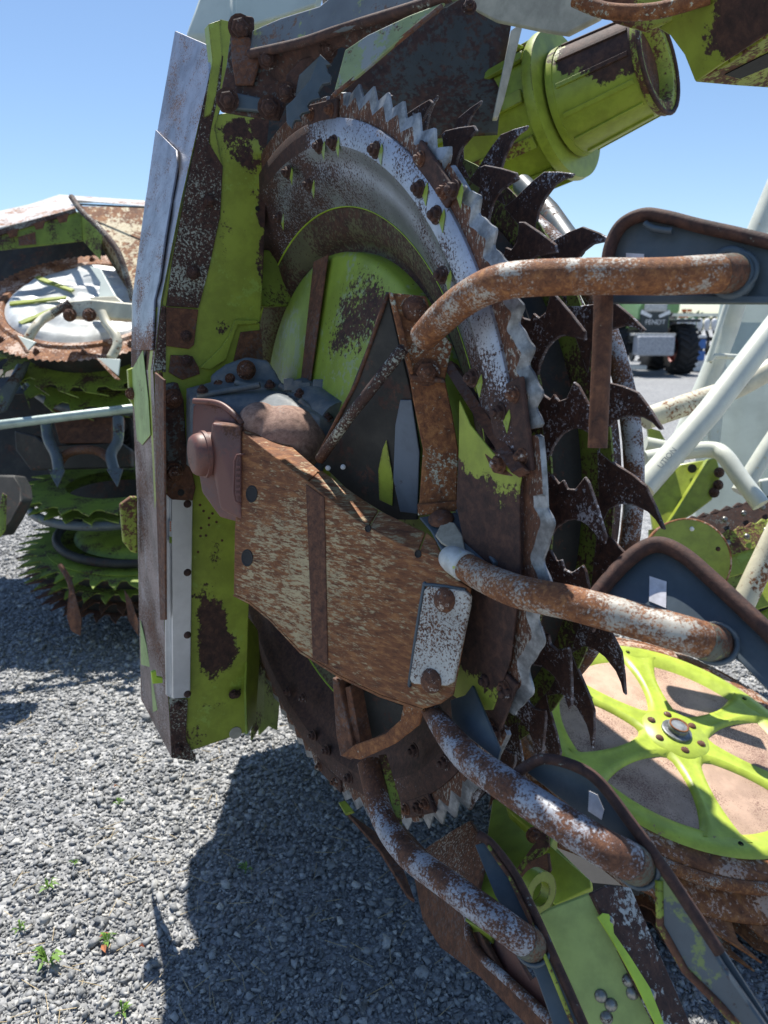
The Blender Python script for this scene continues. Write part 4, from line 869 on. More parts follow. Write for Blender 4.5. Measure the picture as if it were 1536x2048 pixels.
# rusty hooked ring underneath
def hook_ring(parent, c, n, e1, e2, r0, r1, rt, cnt, mat, lean=.6, thick=.006, ph=0.0, nm='hooked_tooth'):
    mesh('tooth_ring', *lathe_geo(c, n, [(r0, 0), (r1, 0), (r1, -thick * .8), (r0, -thick * .8)], 100, ref=(e1, e2)), mat, parent)
    st_ = 2 * math.pi / cnt
    for k in range(cnt):
        a = ph + k * st_
        f = lambda r, t: c + (e1 * math.cos(a + t * st_) + e2 * math.sin(a + t * st_)) * r + n * .0006
        pts = [f(r1 - .012, -.42), f(r1, -.36), f(r1 + (rt - r1) * .45, -.10), f(rt, lean), f(r1 + (rt - r1) * .55, .30), f(r1 + (rt - r1) * .12, .32), f(r1 - .012, .42)]
        mesh(nm, *prism(pts, -n * thick), mat, parent)
mesh('skirt', *lathe_geo(CC, NC, [(.47, -.055), (.535, -.075), (.54, -.085), (.535, -.09)], 120, ref=(ex, ey)), M['disc_orange'], CS, smooth=True)
hook_ring(CS, CC - NC * .088, NC, ex, ey, .40, .53, .63, 30, M['disc_orange'])
hook_ring(CS, CC - NC * .165, NC, ex, ey, .30, .50, .60, 30, M['rust_arm'], ph=.05)
hook_ring(CS, CC - NC * .24, NC, ex, ey, .30, .47, .57, 30, M['rust_dark'], ph=.1)
mesh('drum_wall', *lathe_geo(CC, NC, [(.46, -.02), (.43, -.06), (.43, -.26), (.35, -.28)], 90, ref=(ex, ey)), M['dark_metal'], CS, smooth=True)

# point cover beside it: lime panel with riveted rusty strip
pc = P(1200, 1900, 1.05)
PC = thing('lime_point_cover', 'broad flat lime green point cover with riveted rusty strip at the bottom of the picture', 'cover', tuple(pc))
rf = ((1085, 1825, 1.14), (1185, 1780, 1.14), (1300, 2048, 1.09))
pp('cover_panel', [(1080, 1830), (1100, 1818), (1172, 1790), (1184, 1786), (1230, 1860), (1330, 2090), (1195, 2090), (1120, 1920)], worn('soft_lime_paint', (.34, .44, .13), 'dark', -.1, coarse=9, fine=120, rough=.45), PC, t=.01, refs=rf, bevel=.002)  # muted light green, one even base colour
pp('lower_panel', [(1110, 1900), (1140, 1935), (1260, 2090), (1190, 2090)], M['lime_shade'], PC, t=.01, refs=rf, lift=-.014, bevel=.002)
pp('worn_strip', [(1182, 1786), (1215, 1770), (1262, 1775), (1400, 2090), (1332, 2090)], M['lime_rusty'] if 0 else worn('lime_strip_rubbed_to_rust', (.45, .47, .45), 'dark', .62, coarse=10, fine=110, rough=.5, patches=[]), PC, t=.008, refs=((1185, 1780, 1.14), (1262, 1775, 1.17), (1380, 2048, 1.10)), lift=.004, bevel=.002)
pp('lime_seam', [(1196, 1834), (1206, 1826), (1218, 1828), (1226, 1846), (1228, 1866), (1262, 1915), (1300, 1975), (1345, 2090), (1332, 2090), (1270, 1962), (1225, 1880)], M['chip'], PC, t=.003, refs=((1185, 1780, 1.132), (1262, 1775, 1.162), (1380, 2048, 1.092)), lift=.0045, bevel=.0005)
for u, v in ((1216, 1844), (1257, 1961), (1265, 1986), (1299, 1991), (1202, 1992), (1222, 2010), (1213, 2036)):
    bolt(on(plane(rf), u, v, .010 if u in (1216, 1299) else .0005), plane(rf)[1], .0078, M['steel_bolt'], PC, 'dome', 'rivet')
# machine frame between the two
fr = P(1080, 1700, 1.3)
FR = thing('lime_hinge_frame', 'sunlit lime green frame plates and hinge ears between point cover and spoked rotor', 'frame', tuple(fr))
pp('frame_plate', [(985, 1600), (1010, 1592), (1180, 1760), (1180, 1800), (1120, 1815), (1040, 1800), (980, 1870), (930, 1840), (965, 1730)], M['lime_clean'], FR, t=.02, refs=((985, 1600, 1.65), (1180, 1760, 1.32), (930, 1840, 1.32)), bevel=.002)
pp('frame_plate', [(1075, 1700), (1100, 1690), (1180, 1760), (1182, 1775), (1110, 1810), (1090, 1790)], rim_m, FR, t=.015, refs=((1075, 1700, 1.36), (1180, 1765, 1.28), (1090, 1790, 1.30)), lift=.01, bevel=.002)
pp('frame_rail', [(1030, 1590), (1075, 1628), (1110, 1668), (1100, 1690), (1060, 1660), (1010, 1615)], M['lime_clean'], FR, t=.03, refs=((1030, 1590, 1.55), (1110, 1668, 1.42), (1060, 1660, 1.45)), lift=.02, bevel=.004)
pp('stiffener', [(1090, 1655), (1096, 1660), (1098, 1690), (1060, 1740), (1036, 1750), (1030, 1742)], M['lime_rusty'], FR, t=.008, refs=((1090, 1655, 1.35), (1098, 1690, 1.32), (1036, 1750, 1.30)), bevel=.001)
pp('dark_bracket', [(1055, 1725), (1095, 1705), (1100, 1740), (1090, 1755), (1048, 1765), (1040, 1750)], M['rust_dark'], FR, t=.008, refs=((1055, 1725, 1.30), (1095, 1705, 1.28), (1048, 1765, 1.29)), bevel=.002)
c_ = P(1074, 1783, 1.24); nn = (-VF * .8 + VR * .55).normalized()
mesh('hinge_eye', *lathe_geo(c_, nn, [(.020, -.010), (.036, -.010), (.036, .010), (.020, .010), (.020, -.010)], 32), M['lime_clean'], FR, smooth=True).data.set_sharp_from_angle(angle=R(40))
tube('hinge_rod', [P(1120, 1686, 1.32), P(1190, 1716, 1.27), P(1262, 1772, 1.22)], .009, M['disc_orange'], FR)
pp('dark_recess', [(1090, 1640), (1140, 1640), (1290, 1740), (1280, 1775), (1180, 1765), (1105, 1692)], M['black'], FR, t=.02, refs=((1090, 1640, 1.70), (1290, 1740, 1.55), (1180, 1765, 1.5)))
bolt(P(1068, 1670, 1.40), -VF, .012, M['bolt'], FR)

# gathering shoe low left of the tubes
sp = P(930, 1850, 1.5)
SH = thing('brown_skid_shoe', 'dark brown curved skid shoe just above the gravel, left of the lowest bent tube', 'skid shoe', (sp.x, sp.y, .1))
rs_ = ((805, 1655, 1.72), (870, 1870, 1.45), (1050, 2010, 1.12))
pp('shoe_side', [(800, 1650), (845, 1700), (890, 1760), (940, 1830), (1000, 1940), (1060, 2000), (1110, 2080), (1080, 2080), (960, 1955), (880, 1895), (845, 1840), (825, 1740)], M['rust_dark'], SH, t=.01, refs=rs_, bevel=.002)
pp('shoe_face', [(845, 1700), (905, 1660), (940, 1640), (975, 1700), (960, 1760), (945, 1830), (940, 1860), (890, 1790)], M['blade'], SH, t=.008, refs=((845, 1700, 1.6), (940, 1640, 1.5), (940, 1830, 1.35)), bevel=.002)
pp('shoe_face', [(985, 1880), (1010, 1870), (1060, 1960), (1090, 1940), (1100, 2080), (1070, 2060), (965, 1915)], M['cast_red'], SH, t=.008, refs=((985, 1880, 1.28), (1060, 1960, 1.15), (965, 1915, 1.3)), bevel=.002)
mesh('shoe_rim', *tube_geo(cr_path([P(905, 1800, 1.38), P(935, 1830, 1.34), P(938, 1870, 1.30), P(960, 1910, 1.26), P(1020, 1965, 1.17), P(1100, 2040, 1.06), P(1150, 2090, 1.0)], 6), .008, 10), M['rust_tube2'], SH, smooth=True)
pp('lime_corner', [(676, 1604), (690, 1600), (708, 1622), (690, 1628)], M['lime'], SH, t=.01, refs=((676, 1604, 1.85), (690, 1600, 1.85), (708, 1622, 1.82)), bevel=.002)
pp('shoe_nose', [(690, 1620), (790, 1690), (830, 1800), (815, 1790), (760, 1700)], M['rust_dark'], SH, t=.01, refs=((690, 1620, 1.85), (790, 1690, 1.75), (830, 1800, 1.6)), bevel=.002)
# green strips and blade ends seen between housing foot and rotor
GF = thing('green_gathering_sheets', 'stacked narrow lime green sheets between housing foot and lower teeth', 'guide sheets', tuple(P(520, 1400, 2.1)))
for i, (pts, d) in enumerate([([(497, 1235), (516, 1260), (520, 1310), (512, 1440), (495, 1468), (492, 1380)], 2.0), ([(512, 1290), (530, 1330), (528, 1440), (505, 1480)], 2.08), ([(520, 1300), (545, 1380), (540, 1450), (520, 1470)], 2.14), ([(535, 1330), (560, 1400), (555, 1460), (535, 1450)], 2.2)]):
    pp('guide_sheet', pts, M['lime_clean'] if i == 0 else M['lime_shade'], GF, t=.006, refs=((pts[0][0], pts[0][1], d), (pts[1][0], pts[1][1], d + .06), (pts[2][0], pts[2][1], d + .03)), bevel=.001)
pp('pale_strip', [(492, 1340), (508, 1344), (510, 1440), (497, 1472), (488, 1470)], M['white_hull'], GF, t=.004, refs=((492, 1340, 1.97), (508, 1344, 1.99), (488, 1470, 1.97)), bevel=.001)

# ================================================================ LEFT BACKGROUND: second folded header
lp = P(120, 900, 4.0)
LH = thing('second_corn_header', 'second folded corn header at left, bleached rusty hood above stacked green toothed discs', 'corn header', (lp.x, lp.y, .05))
def q4(name, pts, mat, t=.01, parent=None, **k):
    return mesh(name, *prism([P(*p) for p in pts], VF * t), mat, parent or LH, **k)
# hood
q4('hood_top', [(-40, 430, 4.4), (60, 408, 4.6), (118, 389, 4.8), (290, 401, 4.8), (290, 412, 4.45), (150, 400, 4.45), (150, 418, 4.2), (0, 455, 4.0), (-40, 466, 4.0)], M['hood_white'], bevel=.01)
q4('hood_slope', [(146, 396, 4.3), (165, 412, 4.2), (290, 414, 4.3), (290, 640, 3.9), (262, 590, 3.9), (238, 510, 3.95), (200, 458, 4.05)], M['hood_rust'], bevel=.006)
q4('hood_trim', [(160, 407, 4.17), (290, 413, 4.2), (290, 416, 4.2), (160, 410, 4.17)], M['black'], t=.004)
tube('hood_edge', [P(143, 394, 4.2), P(165, 425, 4.1), P(200, 458, 4.0), P(238, 508, 3.9), P(266, 600, 3.85)], .016, M['strip'], LH)
q4('channel_face', [(-40, 474, 3.95), (150, 421, 4.1), (163, 426, 4.1), (166, 482, 4.1), (0, 500, 3.95), (-40, 505, 3.9)], M['lime_shade'], bevel=.004)
q4('channel_lip', [(-40, 468, 3.92), (150, 416, 4.08), (152, 424, 4.08), (-40, 482, 3.92)], M['strip'], bevel=.002)
q4('channel_end', [(163, 424, 4.08), (205, 465, 3.98), (200, 520, 3.98), (166, 482, 4.08)], M['lime_shade'], bevel=.003)
for u, v in ((25, 458), (78, 442), (125, 429)):
    q4('rust_scallop', [(u - 12, v + 5, 3.94), (u + 12, v - 2, 3.96), (u + 8, v + 14, 3.96), (u - 6, v + 17, 3.95)], M['rust_dark'], t=.004)
q4('rust_mark', [(36, 474, 3.93), (70, 464, 3.96), (72, 488, 3.96), (38, 491, 3.93)], M['rust_dark'], t=.004)
# tilted upper disc with a crumpled film in the dish
def tilt_frame(n):
    n = n.normalized(); e1 = VR - n * VR.dot(n); e1.normalize(); return n, e1, n.cross(e1)
UN, u1, u2 = tilt_frame(Vector((.05, -.50, .86))); UC = P(176, 606, 3.95)
def upt(r, a, h=0): return UC + (u1 * math.cos(a) + u2 * math.sin(a)) * r + UN * h
n_ = 200; vs, fs = [], []
for i in range(n_):
    a = 2 * math.pi * i / n_; ro = .56 + (.011 if i % 2 else -.006)
    for r, h in ((ro, 0), (.465, .004), (.45, .016), (.425, .016), (.41, -.004), (.37, -.02)): vs.append(upt(r, a, h))
for i in range(n_):
    j = (i + 1) % n_
    for k in range(5): fs.append((i * 6 + k, i * 6 + k + 1, j * 6 + k + 1, j * 6 + k))
mesh('serrated_disc', vs, fs, M['disc_orange'], LH, smooth=False)
g_ = 26; vs, fs = [], []
for i in range(g_ + 1):
    for j in range(48):
        a = 2 * math.pi * j / 48; r = .412 * i / g_
        h = (.02 + .022 * noise.noise(Vector((r * 6 * math.cos(a) + 2, r * 14 * math.sin(a), 1))) + .006 * noise.noise(Vector((r * 18 * math.cos(a), r * 22 * math.sin(a), 4)))) * min(1, (g_ - i) / 2)
        vs.append(upt(r, a, h + .004))
for i in range(g_):
    for j in range(48): fs.append((i * 48 + j, i * 48 + (j + 1) % 48, (i + 1) * 48 + (j + 1) % 48, (i + 1) * 48 + j))
mesh('crumpled_film', vs, fs, M['foil'], LH, smooth=True)
for a in (2.6, 3.4, 4.0): 
    mesh('lime_rib', *prism([upt(.10, a + .1, .045), upt(.38, a + .04, .035), upt(.38, a - .04, .035), upt(.10, a - .1, .045)], -UN * .01), M['lime_clean'], LH)
for k in range(14): bolt(upt(.505, k * .45, .003), UN, .014, M['bolt'], LH)
# bracket with tubes and triangular shoes
q4('bracket_cap', [(179, 594, 3.62), (232, 592, 3.62), (250, 608, 3.6), (248, 613, 3.6), (185, 612, 3.6)], M['hood_white'] if 0 else M['cream'], t=.03, bevel=.004)
q4('bracket_bar', [(138, 602, 3.6), (180, 598, 3.6), (266, 606, 3.58), (266, 640, 3.58), (130, 634, 3.58), (128, 622, 3.58)], M['strip'] if 0 else M['cream'], t=.05, bevel=.008)
q4('bracket_upright', [(178, 532, 3.8), (200, 535, 3.8), (214, 560, 3.72), (232, 592, 3.64), (196, 596, 3.64), (200, 565, 3.72)], M['white_hull'], t=.02, bevel=.004)
for u in (140, 179): bolt(P(u, 630, 3.55), -VF, .026, M['bolt'], LH)
tube('shoe_arm', [P(104, 628, 3.56), P(84, 640, 3.54), P(68, 658, 3.5), P(56, 678, 3.48)], .022, M['cream'], LH)
tube('shoe_arm', [P(203, 625, 3.56), P(214, 648, 3.54), P(232, 672, 3.5), P(234, 692, 3.48), P(222, 716, 3.46)], .022, M['cream'], LH)
tube('shoe_arm', [P(104, 628, 3.56), P(140, 606, 3.58)], .02, M['strip'], LH, smooth_path=False)
q4('shoe_plate', [(29, 668, 3.42), (72, 684, 3.42), (52, 705, 3.38)], M['white_hull'], t=.012, bevel=.003)
q4('shoe_edge', [(28, 668, 3.41), (32, 668, 3.41), (56, 703, 3.37), (50, 706, 3.37)], M['disc_orange'], t=.02)
q4('shoe_plate', [(193, 716, 3.4), (240, 718, 3.4), (236, 752, 3.36)], M['white_hull'], t=.012, bevel=.003)
q4('shoe_edge', [(192, 716, 3.39), (197, 717, 3.39), (238, 758, 3.34), (230, 758, 3.34)], M['disc_orange'], t=.02)
# leaning green star discs under it
hook_ring(LH, UC - UN * .16 + Vector((.05, .0, -.02)), UN, u1, u2, .32, .51, .60, 26, M['lime_shade'], lean=.75)
hook_ring(LH, UC - UN * .26 + Vector((.10, .0, -.04)), UN, u1, u2, .32, .50, .62, 22, M['lime_shade'], lean=.75)
tube('guard_hoop', [UC - UN * .30 + Vector((.12, 0, -.04)) + (u1 * math.cos(a) + u2 * math.sin(a)) * .50 for a in [k * math.pi / 30 for k in range(60)]], .028, M['slate_top'], LH, smooth_path=False, closed=True, sides=10)
mesh('drum_core', *lathe_geo(UC, UN, [(.40, -.05), (.40, -.45), (.30, -.50)], 48, ref=(u1, u2)), M['dark_metal'], LH, smooth=True)
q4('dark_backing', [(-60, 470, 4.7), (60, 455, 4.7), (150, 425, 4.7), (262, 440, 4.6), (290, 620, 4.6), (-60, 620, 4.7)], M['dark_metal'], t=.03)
q4('shade_deck', [(-60, 788, 3.86), (290, 788, 3.86), (290, 735, 4.62), (-60, 735, 4.62)], M['dark_metal'], t=.03)  # made-up slab added to shade the discs below
# clutter of frame and gear, shade put into its dark metal
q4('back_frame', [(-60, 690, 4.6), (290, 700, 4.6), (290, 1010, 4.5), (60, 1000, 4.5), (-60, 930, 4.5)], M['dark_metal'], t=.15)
q4('rust_channel', [(88, 775, 3.9), (226, 790, 3.9), (221, 886, 3.75), (119, 886, 3.75)], M['cast_red'] if 0 else worn('rusty_brown_channel', (.3, .25, .18), 'brown', .78, coarse=6, fine=60, rough=.6), t=.2, bevel=.005)  # brown channel mostly covered in rust
q4('rust_channel_top', [(88, 775, 3.92), (226, 790, 3.92), (226, 830, 3.88), (100, 845, 3.88)], M['dark_metal'], t=.01)
q4('cross_plate', [(95, 890, 3.75), (240, 885, 3.75), (262, 900, 3.8), (262, 935, 3.8), (60, 940, 3.8), (30, 900, 3.85), (28, 860, 3.9), (70, 870, 3.8)], M['dark_metal'], t=.06, bevel=.01)
arc = [P(120 + 0, 925, 3.66), P(133, 908, 3.66), P(165, 899, 3.65), P(200, 904, 3.66), P(222, 922, 3.66)]
tube('arch', arc, .022, M['rust_dark'], LH)
tube('shoe_arm', [P(92, 845, 3.7), P(97, 880, 3.66), P(112, 910, 3.62), P(118, 945, 3.58)], .026, M['slate_top'], LH)
tube('shoe_arm', [P(236, 835, 3.7), P(236, 880, 3.66), P(222, 910, 3.62), P(230, 945, 3.58)], .026, M['slate_top'], LH)
q4('shoe_plate', [(94, 938, 3.52), (129, 940, 3.52), (114, 975, 3.48)], M['slate_top'], t=.012, bevel=.003)
q4('shoe_plate', [(212, 938, 3.52), (246, 936, 3.52), (234, 974, 3.48)], M['slate_top'], t=.012, bevel=.003)
tube('polished_strut', [P(-20, 852, 3.3), P(270, 816, 3.5)], .021, M['edge'] if 0 else worn('pale_green_strut', (.40, .48, .44), 'orange', -.1, rough=.3, metal=.3), LH, smooth_path=False)
q4('leaning_bar', [(48, 722, 3.7), (56, 722, 3.7), (18, 800, 3.6), (6, 822, 3.55), (-20, 830, 3.5), (-20, 800, 3.5)], M['slate_top'], t=.03, bevel=.004)
tube('leaning_tube', [P(44, 735, 3.75), P(2, 815, 3.6)], .028, M['slate_top'], LH, smooth_path=False)
q4('lime_flap', [(18, 784, 3.75), (31, 772, 3.75), (28, 788, 3.75)], M['lime_clean'], t=.004)
# hoses and a grimy torn film hanging in the gap
for k in range(6):
    tube('hose', [P(250 + 3 * k, 830 + 6 * k, 3.9), P(262, 850 + 14 * k, 3.9), P(240 - 9 * k, 880 + 9 * k, 3.95)], .012, M['black'], LH, sides=8)
fv, ff = [], []
for i in range(15):
    for j in range(15):
        u, v = 42 + 46 * i / 14, 738 + 44 * j / 14
        fv.append(P(u, v, 3.95 + .12 * noise.noise(Vector((i * .5, j * .5, 3)))))
for i in range(14):
    for j in range(14):
        if noise.noise(Vector((i * .45, j * .45, 9))) > -.12: ff.append((i * 15 + j, i * 15 + j + 1, i * 15 + 16 + j, i * 15 + 15 + j))
mesh('torn_film', fv, ff, M['foil'], LH, smooth=True)
# upright-axis rotor at the bottom
LN = Vector((.02, -.10, 1)).normalized(); LN, l1, l2 = tilt_frame(LN); LC = P(300, 1062, 3.95)
def lower_disc(h, r, mat): return mesh('rotor_disc', *lathe_geo(LC, LN, [(0, h), (r, h), (r, h - .008), (0, h - .008)], 90, ref=(l1, l2)), mat, LH)
lower_disc(-.02, .52, M['lime_shade']); 
mesh('ring_tube', *tube_geo([LC + LN * .01 + (l1 * math.cos(a) + l2 * math.sin(a)) * .46 for a in [k * math.pi / 40 for k in range(80)]], .022, 10, closed=True), M['dark_metal'], LH, smooth=True)
mesh('hub_dome', *lathe_geo(LC, LN, [(.38, 0), (.36, .03), (.15, .05), (0, .05)], 60, ref=(l1, l2)), M['lime_shade'], LH, smooth=True)
for h, rt, mt, ph in ((-.03, .655, M['lime_shade'], 0), (-.10, .66, M['lime_shade'], .08), (-.17, .63, M['rust_dark'], .02), (-.23, .60, M['rust_dark'], .1)):
    hook_ring(LH, LC + LN * h, LN, l1, l2, .30, .56 if h > -.15 else .52, rt, 40, mt, lean=.35, ph=ph)
mesh('drum_core', *lathe_geo(LC, LN, [(.54, -.03), (.50, -.12), (.50, -.24), (.36, -.30), (0, -.30)], 60, ref=(l1, l2)), M['dark_metal'], LH, smooth=True)
LC2 = P(235, 985, 3.95)
hook_ring(LH, LC2, LN, l1, l2, .25, .40, .48, 24, M['lime_shade'], lean=.3)
hook_ring(LH, LC2 + LN * .05, LN, l1, l2, .25, .42, .50, 24, M['lime_shade'], lean=.3)
tube('guard_hoop', [LC2 - LN * .03 + (l1 * math.cos(a) + l2 * math.sin(a)) * .43 for a in [k * math.pi / 30 for k in range(60)]], .024, M['slate_top'], LH, smooth_path=False, closed=True, sides=10)
for pts in ([(138, 1165, 3.35), (150, 1190, 3.33), (163, 1240, 3.30), (160, 1272, 3.29), (142, 1262, 3.3), (133, 1235, 3.31)], [(248, 1180, 3.35), (262, 1200, 3.33), (276, 1245, 3.30), (276, 1272, 3.29), (256, 1240, 3.3)]):
    q4('hanging_knife', pts, M['rust_dark'], t=.008, bevel=.002)
tube('knife_stem', [P(120, 1130, 3.4), P(138, 1160, 3.37), P(145, 1190, 3.34)], .012, M['rust_dark'], LH)
q4('side_box', [(-40, 1065, 3.0), (4, 1072, 3.0), (22, 1040, 3.0), (44, 1000, 3.05), (42, 975, 3.1), (30, 950, 3.1), (-40, 950, 3.1)], M['dark_metal'], t=.1, bevel=.01)
q4('side_box_face', [(-40, 1040, 2.98), (-2, 1020, 2.98), (4, 985, 3.0), (12, 990, 3.0), (10, 1060, 2.98), (0, 1074, 2.98), (-40, 1074, 2.98)], M['lime_shade'], t=.01, bevel=.003)

# ================================================================ RIGHT: forage harvester front with white tubes, lime gear
rp = P(1450, 900, 2.8)
RH = thing('harvester_front_frame', 'white tubular frame and pale hull of a harvester above lime green gear', 'harvester', (rp.x, rp.y, .05))
def r4(name, pts, mat, t=.02, **k): return mesh(name, *prism([P(*p) for p in pts], VF * t), mat, RH, **k)
r4('pale_hull', [(1450, 590, 3.6), (1580, 590, 3.5), (1580, 1010, 3.3), (1500, 1080, 3.4), (1385, 1080, 3.6), (1400, 900, 3.7), (1420, 760, 3.7)], M['white_hull'], t=.05, bevel=.01)
r4('hull_fold', [(1436, 722, 3.5), (1450, 720, 3.5), (1458, 740, 3.5), (1440, 905, 3.5), (1420, 905, 3.5), (1412, 800, 3.5)], M['white'], t=.02, bevel=.01)
r4('hull_box', [(1520, 960, 3.0), (1580, 950, 3.0), (1580, 1015, 3.0), (1524, 1000, 3.0)], M['white'], t=.1, bevel=.008)
tube('frame_tube', [P(1286, 975, 2.5), P(1420, 822, 2.55), P(1560, 640, 2.6)], .043, M['white'], RH, smooth_path=False, label='thick white diagonal tube')
tube('frame_tube', [P(1600, 260, 3.2), P(1500, 500, 3.2), P(1470, 610, 3.25), P(1440, 700, 3.3), P(1330, 960, 3.3)], .044, M['white'], RH)
tube('frame_tube', [P(1456, 600, 3.2), P(1420, 715, 3.2), P(1432, 712, 3.2), P(1476, 714, 3.2)], .012, M['white'], RH)
tube('frame_tube', [P(1290, 838, 2.9), P(1400, 800, 2.95), P(1480, 772, 3.0), P(1580, 715, 3.0)], .043, M['cream'], RH, label='cream tube with rust along its top')
tube('frame_tube', [P(1290, 918, 2.7), P(1380, 902, 2.7), P(1428, 900, 2.68), P(1452, 915, 2.64), P(1480, 955, 2.6), P(1522, 1010, 2.55)], .030, M['white'], RH)
tube('frame_tube', [P(1290, 888, 3.0), P(1340, 898, 3.0)], .03, M['white'], RH, smooth_path=False)
tube('frame_tube', [P(1560, 1150, 2.2), P(1520, 1190, 2.2), P(1470, 1250, 2.2)], .03, M['cream'], RH, smooth_path=False) if 0 else tube('frame_tube', [P(1580, 1010, 2.2), P(1532, 1110, 2.2), P(1470, 1240, 2.2)], .034, M['cream'], RH, smooth_path=False)
tube('frame_tube', [P(1580, 830, 2.8), P(1530, 905, 2.8), P(1480, 985, 2.8)], .034, M['white'], RH, smooth_path=False)
fc = bpy.data.curves.new('lettering', 'FONT'); fc.body = 'UTION'; fc.size = .026; fc.extrude = .0006; fc.materials.append(M['grey_print'])
fo = text_obj('lettering', fc); COL.objects.link(fo); fo.parent = RH; ORG[fo.name] = org(RH)
dx = (P(1345, 902, 2.5) - P(1318, 934, 2.5)).normalized(); nz = -ray(1330, 920); nz = (nz - dx * nz.dot(dx)).normalized(); yy = nz.cross(dx)
fo.matrix_local = Matrix.Translation(P(1320, 936, 2.5 - .045 + .0) + yy * -.005 - org(RH)) @ Matrix((dx, yy, nz)).transposed().to_4x4()
# lime gear housing
r4('gear_plate', [(1318, 965, 3.0), (1360, 928, 3.0), (1410, 920, 3.0), (1405, 940, 3.0), (1360, 1010, 2.95), (1330, 1050, 2.9), (1310, 1070, 2.9), (1300, 1000, 2.95)], M['lime_clean'], t=.03, bevel=.006)
mesh('round_opening', *lathe_geo(P(1384, 937, 2.985), -VF, [(.018, .0), (.018, .004), (0, .004)], 24), M['black'], RH)
r4('gear_plate', [(1418, 918, 2.95), (1434, 915, 2.95), (1444, 950, 2.92), (1425, 1000, 2.9), (1385, 1030, 2.88), (1330, 1060, 2.85), (1350, 1030, 2.88)], M['lime_clean'], t=.05, bevel=.008)
r4('gear_plate', [(1296, 855, 3.2), (1320, 862, 3.2), (1330, 880, 3.2), (1300, 885, 3.2)], M['lime_clean'], t=.02)
for u, v in ((1438, 945), (1436, 970), (1428, 985)): bolt(P(u, v, 2.9), -VF, .016, M['bolt_dark'], RH)
nc = (-VF + VR * -.15 + VU * .1).normalized()
mesh('round_cover', *lathe_geo(P(1374, 1120, 2.35), nc, [(0, .004), (.122, .004), (.128, .006), (.131, .006), (.131, -.03)], 64), M['lime_clean'], RH, smooth=True).data.set_sharp_from_angle(angle=R(40))
mesh('cover_rim', *lathe_geo(P(1374, 1120, 2.35), nc, [(.128, .0065), (.1335, .0065), (.1335, -.032)], 64), M['disc_orange'], RH, smooth=True)
for k in range(6):
    an = k * 1.047 + .4; x_, y_, z_ = frame_of(nc); bolt(P(1374, 1120, 2.35) + (x_ * math.cos(an) + y_ * math.sin(an)) * .10 + nc * .004, nc, .006, M['bolt_dark'] if k != 1 else M['white_print'], RH, 'dome')
# ribbed feed roller with serrated bars
for i, (yv, dd) in enumerate(((0, 2.75), (48, 2.65), (130, 2.6), (195, 2.6))):
    u0, u1_ = 1372 + 6 * i, 1580
    v0, v1 = 1045 + yv * 1.0, 985 + yv * .95
    if i < 2:
        n = 9; topl = []
        for k in range(n):
            t = k / n; topl += [(u0 + (u1_ - u0) * t, v0 + (v1 - v0) * t - 4, dd), (u0 + (u1_ - u0) * (t + .55 / n), v0 + (v1 - v0) * (t + .55 / n) - 10, dd)]
        r4('serrated_bar', topl + [(u1_, v1, dd), (u1_, v1 + 42, dd - .04), (u0 + 20, v0 + 40, dd - .04)], M['slate_rusty'] if i == 0 else M['lime_rusty'], t=.01, bevel=.002)
        for k in range(4): bolt(P(u0 + 40 + 38 * k, v0 + (v1 - v0) * (k + 1) / 5 + 18, dd - .025), -VF, .009, M['steel_bolt'], RH, 'dome')
    r4('roller_panel', [(u0 + 24, v0 + 30, dd - .02), (u1_, v1 + 30, dd - .02), (u1_, v1 + 92, dd - .06), (u0 + 26, v0 + 78, dd - .06)], M['lime'] if i % 2 else M['lime_shade'] if i > 2 else M['lime_clean'], t=.03, bevel=.006)
r4('roller_back', [(1300, 1060, 2.9), (1580, 1000, 2.9), (1580, 1215, 2.9), (1300, 1215, 2.9)], M['lime_shade'], t=.02)
r4('chain_guard', [(1440, 1210, 2.6), (1580, 1205, 2.6), (1580, 1232, 2.58), (1440, 1230, 2.58)], M['dark_metal'], t=.05, bevel=.005)

# ================================================================ FAR: tractor, planter, crate
tp = P(1305, 745, 24)
TR = thing('parked_tractor', 'green tractor parked far across the gravel, seen from the front with grey front weight', 'tractor', (tp.x, tp.y, 0))
tx, ty = tp.x, tp.y
TG = plain('tractor_green', (.16, .30, .10), .35); TD = plain('tractor_grille', (.03, .04, .045), .5); TB = plain('tyre_rubber', (.022, .022, .024), .85); TW = plain('weight_grey', (.32, .34, .38), .6)
X, Y, Z = Vector((1, 0, 0)), Vector((0, 1, 0)), Vector((0, 0, 1))
def tb(name, x, y, z, hx, hy, hz, m, **k): return mesh(name, *box_geo(Vector((tx + x, ty + y, z)), X, Y, Z, hx, hy, hz), m, TR, **k)
hood = hull_geo([Vector((tx + x - .1, ty + y, z)) for x, y, z in [(-.52, 0, 1.45), (.52, 0, 1.45), (-.50, 0, 2.05), (.50, 0, 2.05), (-.40, 0, 2.28), (.40, 0, 2.28), (-.42, .5, 2.45), (.42, .5, 2.45), (-.5, 2.4, 2.6), (.5, 2.4, 2.6), (-.55, 2.4, 1.4), (.55, 2.4, 1.4)]])
mesh('bonnet', *hood, TG, TR, bevel=.06)
tb('grille', -.1, -.03, 1.55, .46, .04, .50, TD, bevel=.03)
tb('bonnet_nose', -.1, -.08, 2.12, .36, .05, .13, plain('nose_grey', (.45, .46, .45), .4), bevel=.05)
for s in (-1, 1):
    mesh('headlight', *hull_geo([Vector((tx - .1 + s * a, ty - .10, z)) for a, z in ((.10, 1.88), (.44, 2.05), (.48, 1.93), (.14, 1.80))] + [Vector((tx - .1 + s * .3, ty - .02, 1.93))]), plain('lamp_glass', (.7, .72, .75), .15), TR)
    tb('front_mudguard', s * .98 - .05, .35, 1.72, .40, .55, .05, TD, bevel=.03)
